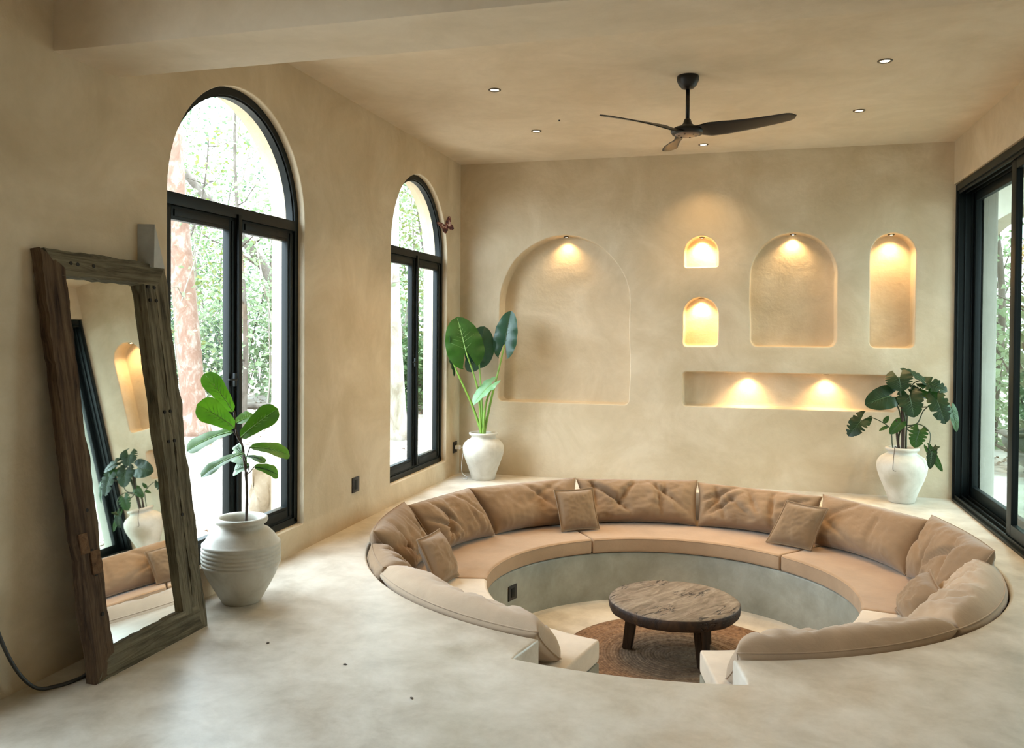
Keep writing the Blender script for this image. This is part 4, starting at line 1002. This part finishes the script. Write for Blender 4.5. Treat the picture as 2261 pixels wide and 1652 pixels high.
for x, z, pw, lab in [(1.10, 2.447, 7, 'small spotlight at the top of the big arched niche'), (2.449, 2.412, 11, 'small spotlight in the uppermost small arched niche'), (2.450, 1.823, 10, 'small spotlight in the lower small arched niche'), (3.293, 2.423, 7.5, 'small spotlight in the wide arched niche right of the small ones'), (4.155, 2.402, 8, 'small spotlight in the tall narrow niche by the door')]:
    downlight((x, .115, z - .004), .024, pw, 125, .9, lab, GN, 'niche_spotlight', 'spotlight', .02)
for x, lab in [(2.90, 'left spotlight in the long low wall niche'), (3.605, 'right spotlight in the long low wall niche')]:
    downlight((x, .11, 1.100 - .001), .024, 6.0, 125, .9, lab, GN, 'niche_spotlight', 'spotlight', .02)
V, Fc = lathe([(.001, -.012), (.006, -.010), (.008, 0)], 10); tag(mesh('ceiling_hook', V, Fc, M_blackp, None, True, (1.388, -1.612, CH)), 'tiny dark hook in the ceiling left of the fan', 'hook')

# ------------------------------------------------------------------ outlets, plug, cables, moth
def outlet(M4, label):
    t = empty('power_outlet', (0, 0, 0), 0, label, 'outlet', 'black power outlets'); t.matrix_world = M4
    bm = bmesh.new(); abox(bm, -.06, .06, -.058, .058, 0, .008, .003); bmobj('cover_plate', bm, M_blackp, t, True, 35)
    bm = bmesh.new(); abox(bm, -.025, .025, -.035, .035, .007, .0115, .002); bmobj('socket_insert', bm, M_black, t, True, 35)
    return t
def frameX(loc, nx, up=Vector((0, 0, 1))):
    nx = Vector(nx).normalized(); r = up.cross(nx).normalized(); u_ = nx.cross(r)
    return Matrix(((r.x, u_.x, nx.x, loc[0]), (r.y, u_.y, nx.y, loc[1]), (r.z, u_.z, nx.z, loc[2]), (0, 0, 0, 1)))
outlet(frameX((.0005, -2.472, .303), (1, 0, 0)), 'black power outlet low on the left wall between the windows')
outlet(frameX((.0005, -.150, .284), (1, 0, 0)), 'black power outlet low in the far left corner with a white plug')
pa = 163.15; outlet(frameX(pol(RI - .003, pa, -.556), (-math.cos(R(pa)), -math.sin(R(pa)), 0)), 'black power outlet on the cement face of the pit bench')
pl = empty('phone_charger', (.012, -.150, .284), 0, 'white charger plug with thin cord in the far left corner outlet', 'charger')
bm = bmesh.new(); abox(bm, 0, .055, -.022, .022, -.02, .02, .005); bmobj('plug', bm, M_white, pl, True, 35)
V, Fc = tube(spline([(.055, 0, 0), (.085, -.01, -.005), (.10, -.06, -.06), (.095, -.09, -.17), (.11, -.10, -.25), (.17, -.13, -.279), (.14, -.2, -.28), (.20, -.22, -.28)], 8), .0035, 6); mesh('cord', V, Fc, M_white, pl)
V, Fc = tube(spline([(.01, -5.80, .60), (.02, -5.75, .35), (.05, -5.69, .15), (.09, -5.62, .03), (.13, -5.54, .009), (.16, -5.45, .009), (.14, -5.36, .009), (.10, -5.25, .009)], 8), .0075, 8)
tag(mesh('power_cable', V, Fc, M_rubber), 'black cable curving down the wall to the floor behind the mirror', 'cable')
mo = empty('moth', (.004, -.475, 2.50), 0, 'dark brown patterned moth resting on the edge of the far window arch', 'moth')
m, nt, b = NM('moth_wing'); v = coords(nt); c_ = ramp(nt, ntex(nt, v, 38, 3, .6), [(.42, (.035, .006, .004)), (.55, (.14, .03, .012)), (.64, (.45, .30, .22))]); nt.links.new(c_, b.inputs['Base Color']); b.inputs['Roughness'].default_value = .8; M_moth = m
V, Fc = tube([(.004, 0, .028), (.008, 0, .01), (.008, 0, -.015), (.004, 0, -.03)], [.003, .007, .006, .002], 8); mesh('body', V, Fc, M_moth, mo)
for s, rot in ((1, .35), (-1, -.1)):
    out = [(0, .018), (.03, .045), (.062, .06), (.075, .052), (.068, .03), (.045, .0), (.05, -.02), (.04, -.045), (.02, -.045), (.004, -.02)]
    c0, s0 = math.cos(rot), math.sin(rot); P = [(s * y, z) for y, z in out]; P = [(y * c0 - z * s0 * s, z * c0 + y * s * s0 * s) for y, z in P]
    V = [(.006 + .18 * abs(y), y, z) for y, z in P]; V += [(x - .0012, y, z) for x, y, z in V]; n = len(P)
    Fc = [tuple(range(n)), tuple(range(2 * n - 1, n - 1, -1))] + [(i, (i + 1) % n, n + (i + 1) % n, n + i) for i in range(n)]
    fixn(mesh('wing', V, Fc, M_moth, mo, False))
mo.rotation_euler = (.35, 0, -.75); mo.scale = (1.25,) * 3; mo.location = (.012, -.47, 2.50)

rng = random.Random(3)
for (x, y, lab) in [(.69, -4.86, 'tiny dry leaf bit on the floor in front of the ribbed fig pot'), (1.17, -4.98, 'tiny dry leaf bit on the floor between the fig pot and the entrance gap'), (1.58, -5.23, 'small brown leaf bit on the floor in front of the entrance gap')]:
    V = [(0, 0, .003), (.012, .006, .006), (.022, 0, .003), (.012, -.007, .004), (0, 0, .001), (.012, .006, .0015), (.022, 0, .001), (.012, -.007, .001)]
    o = mesh('leaf_bit', V, [(0, 1, 2, 3), (7, 6, 5, 4), (0, 4, 5, 1), (1, 5, 6, 2), (2, 6, 7, 3), (3, 7, 4, 0)], M_stemb, None, False, (x, y, 0)); o.rotation_euler.z = rng.uniform(0, 6); tag(o, lab, 'leaf')
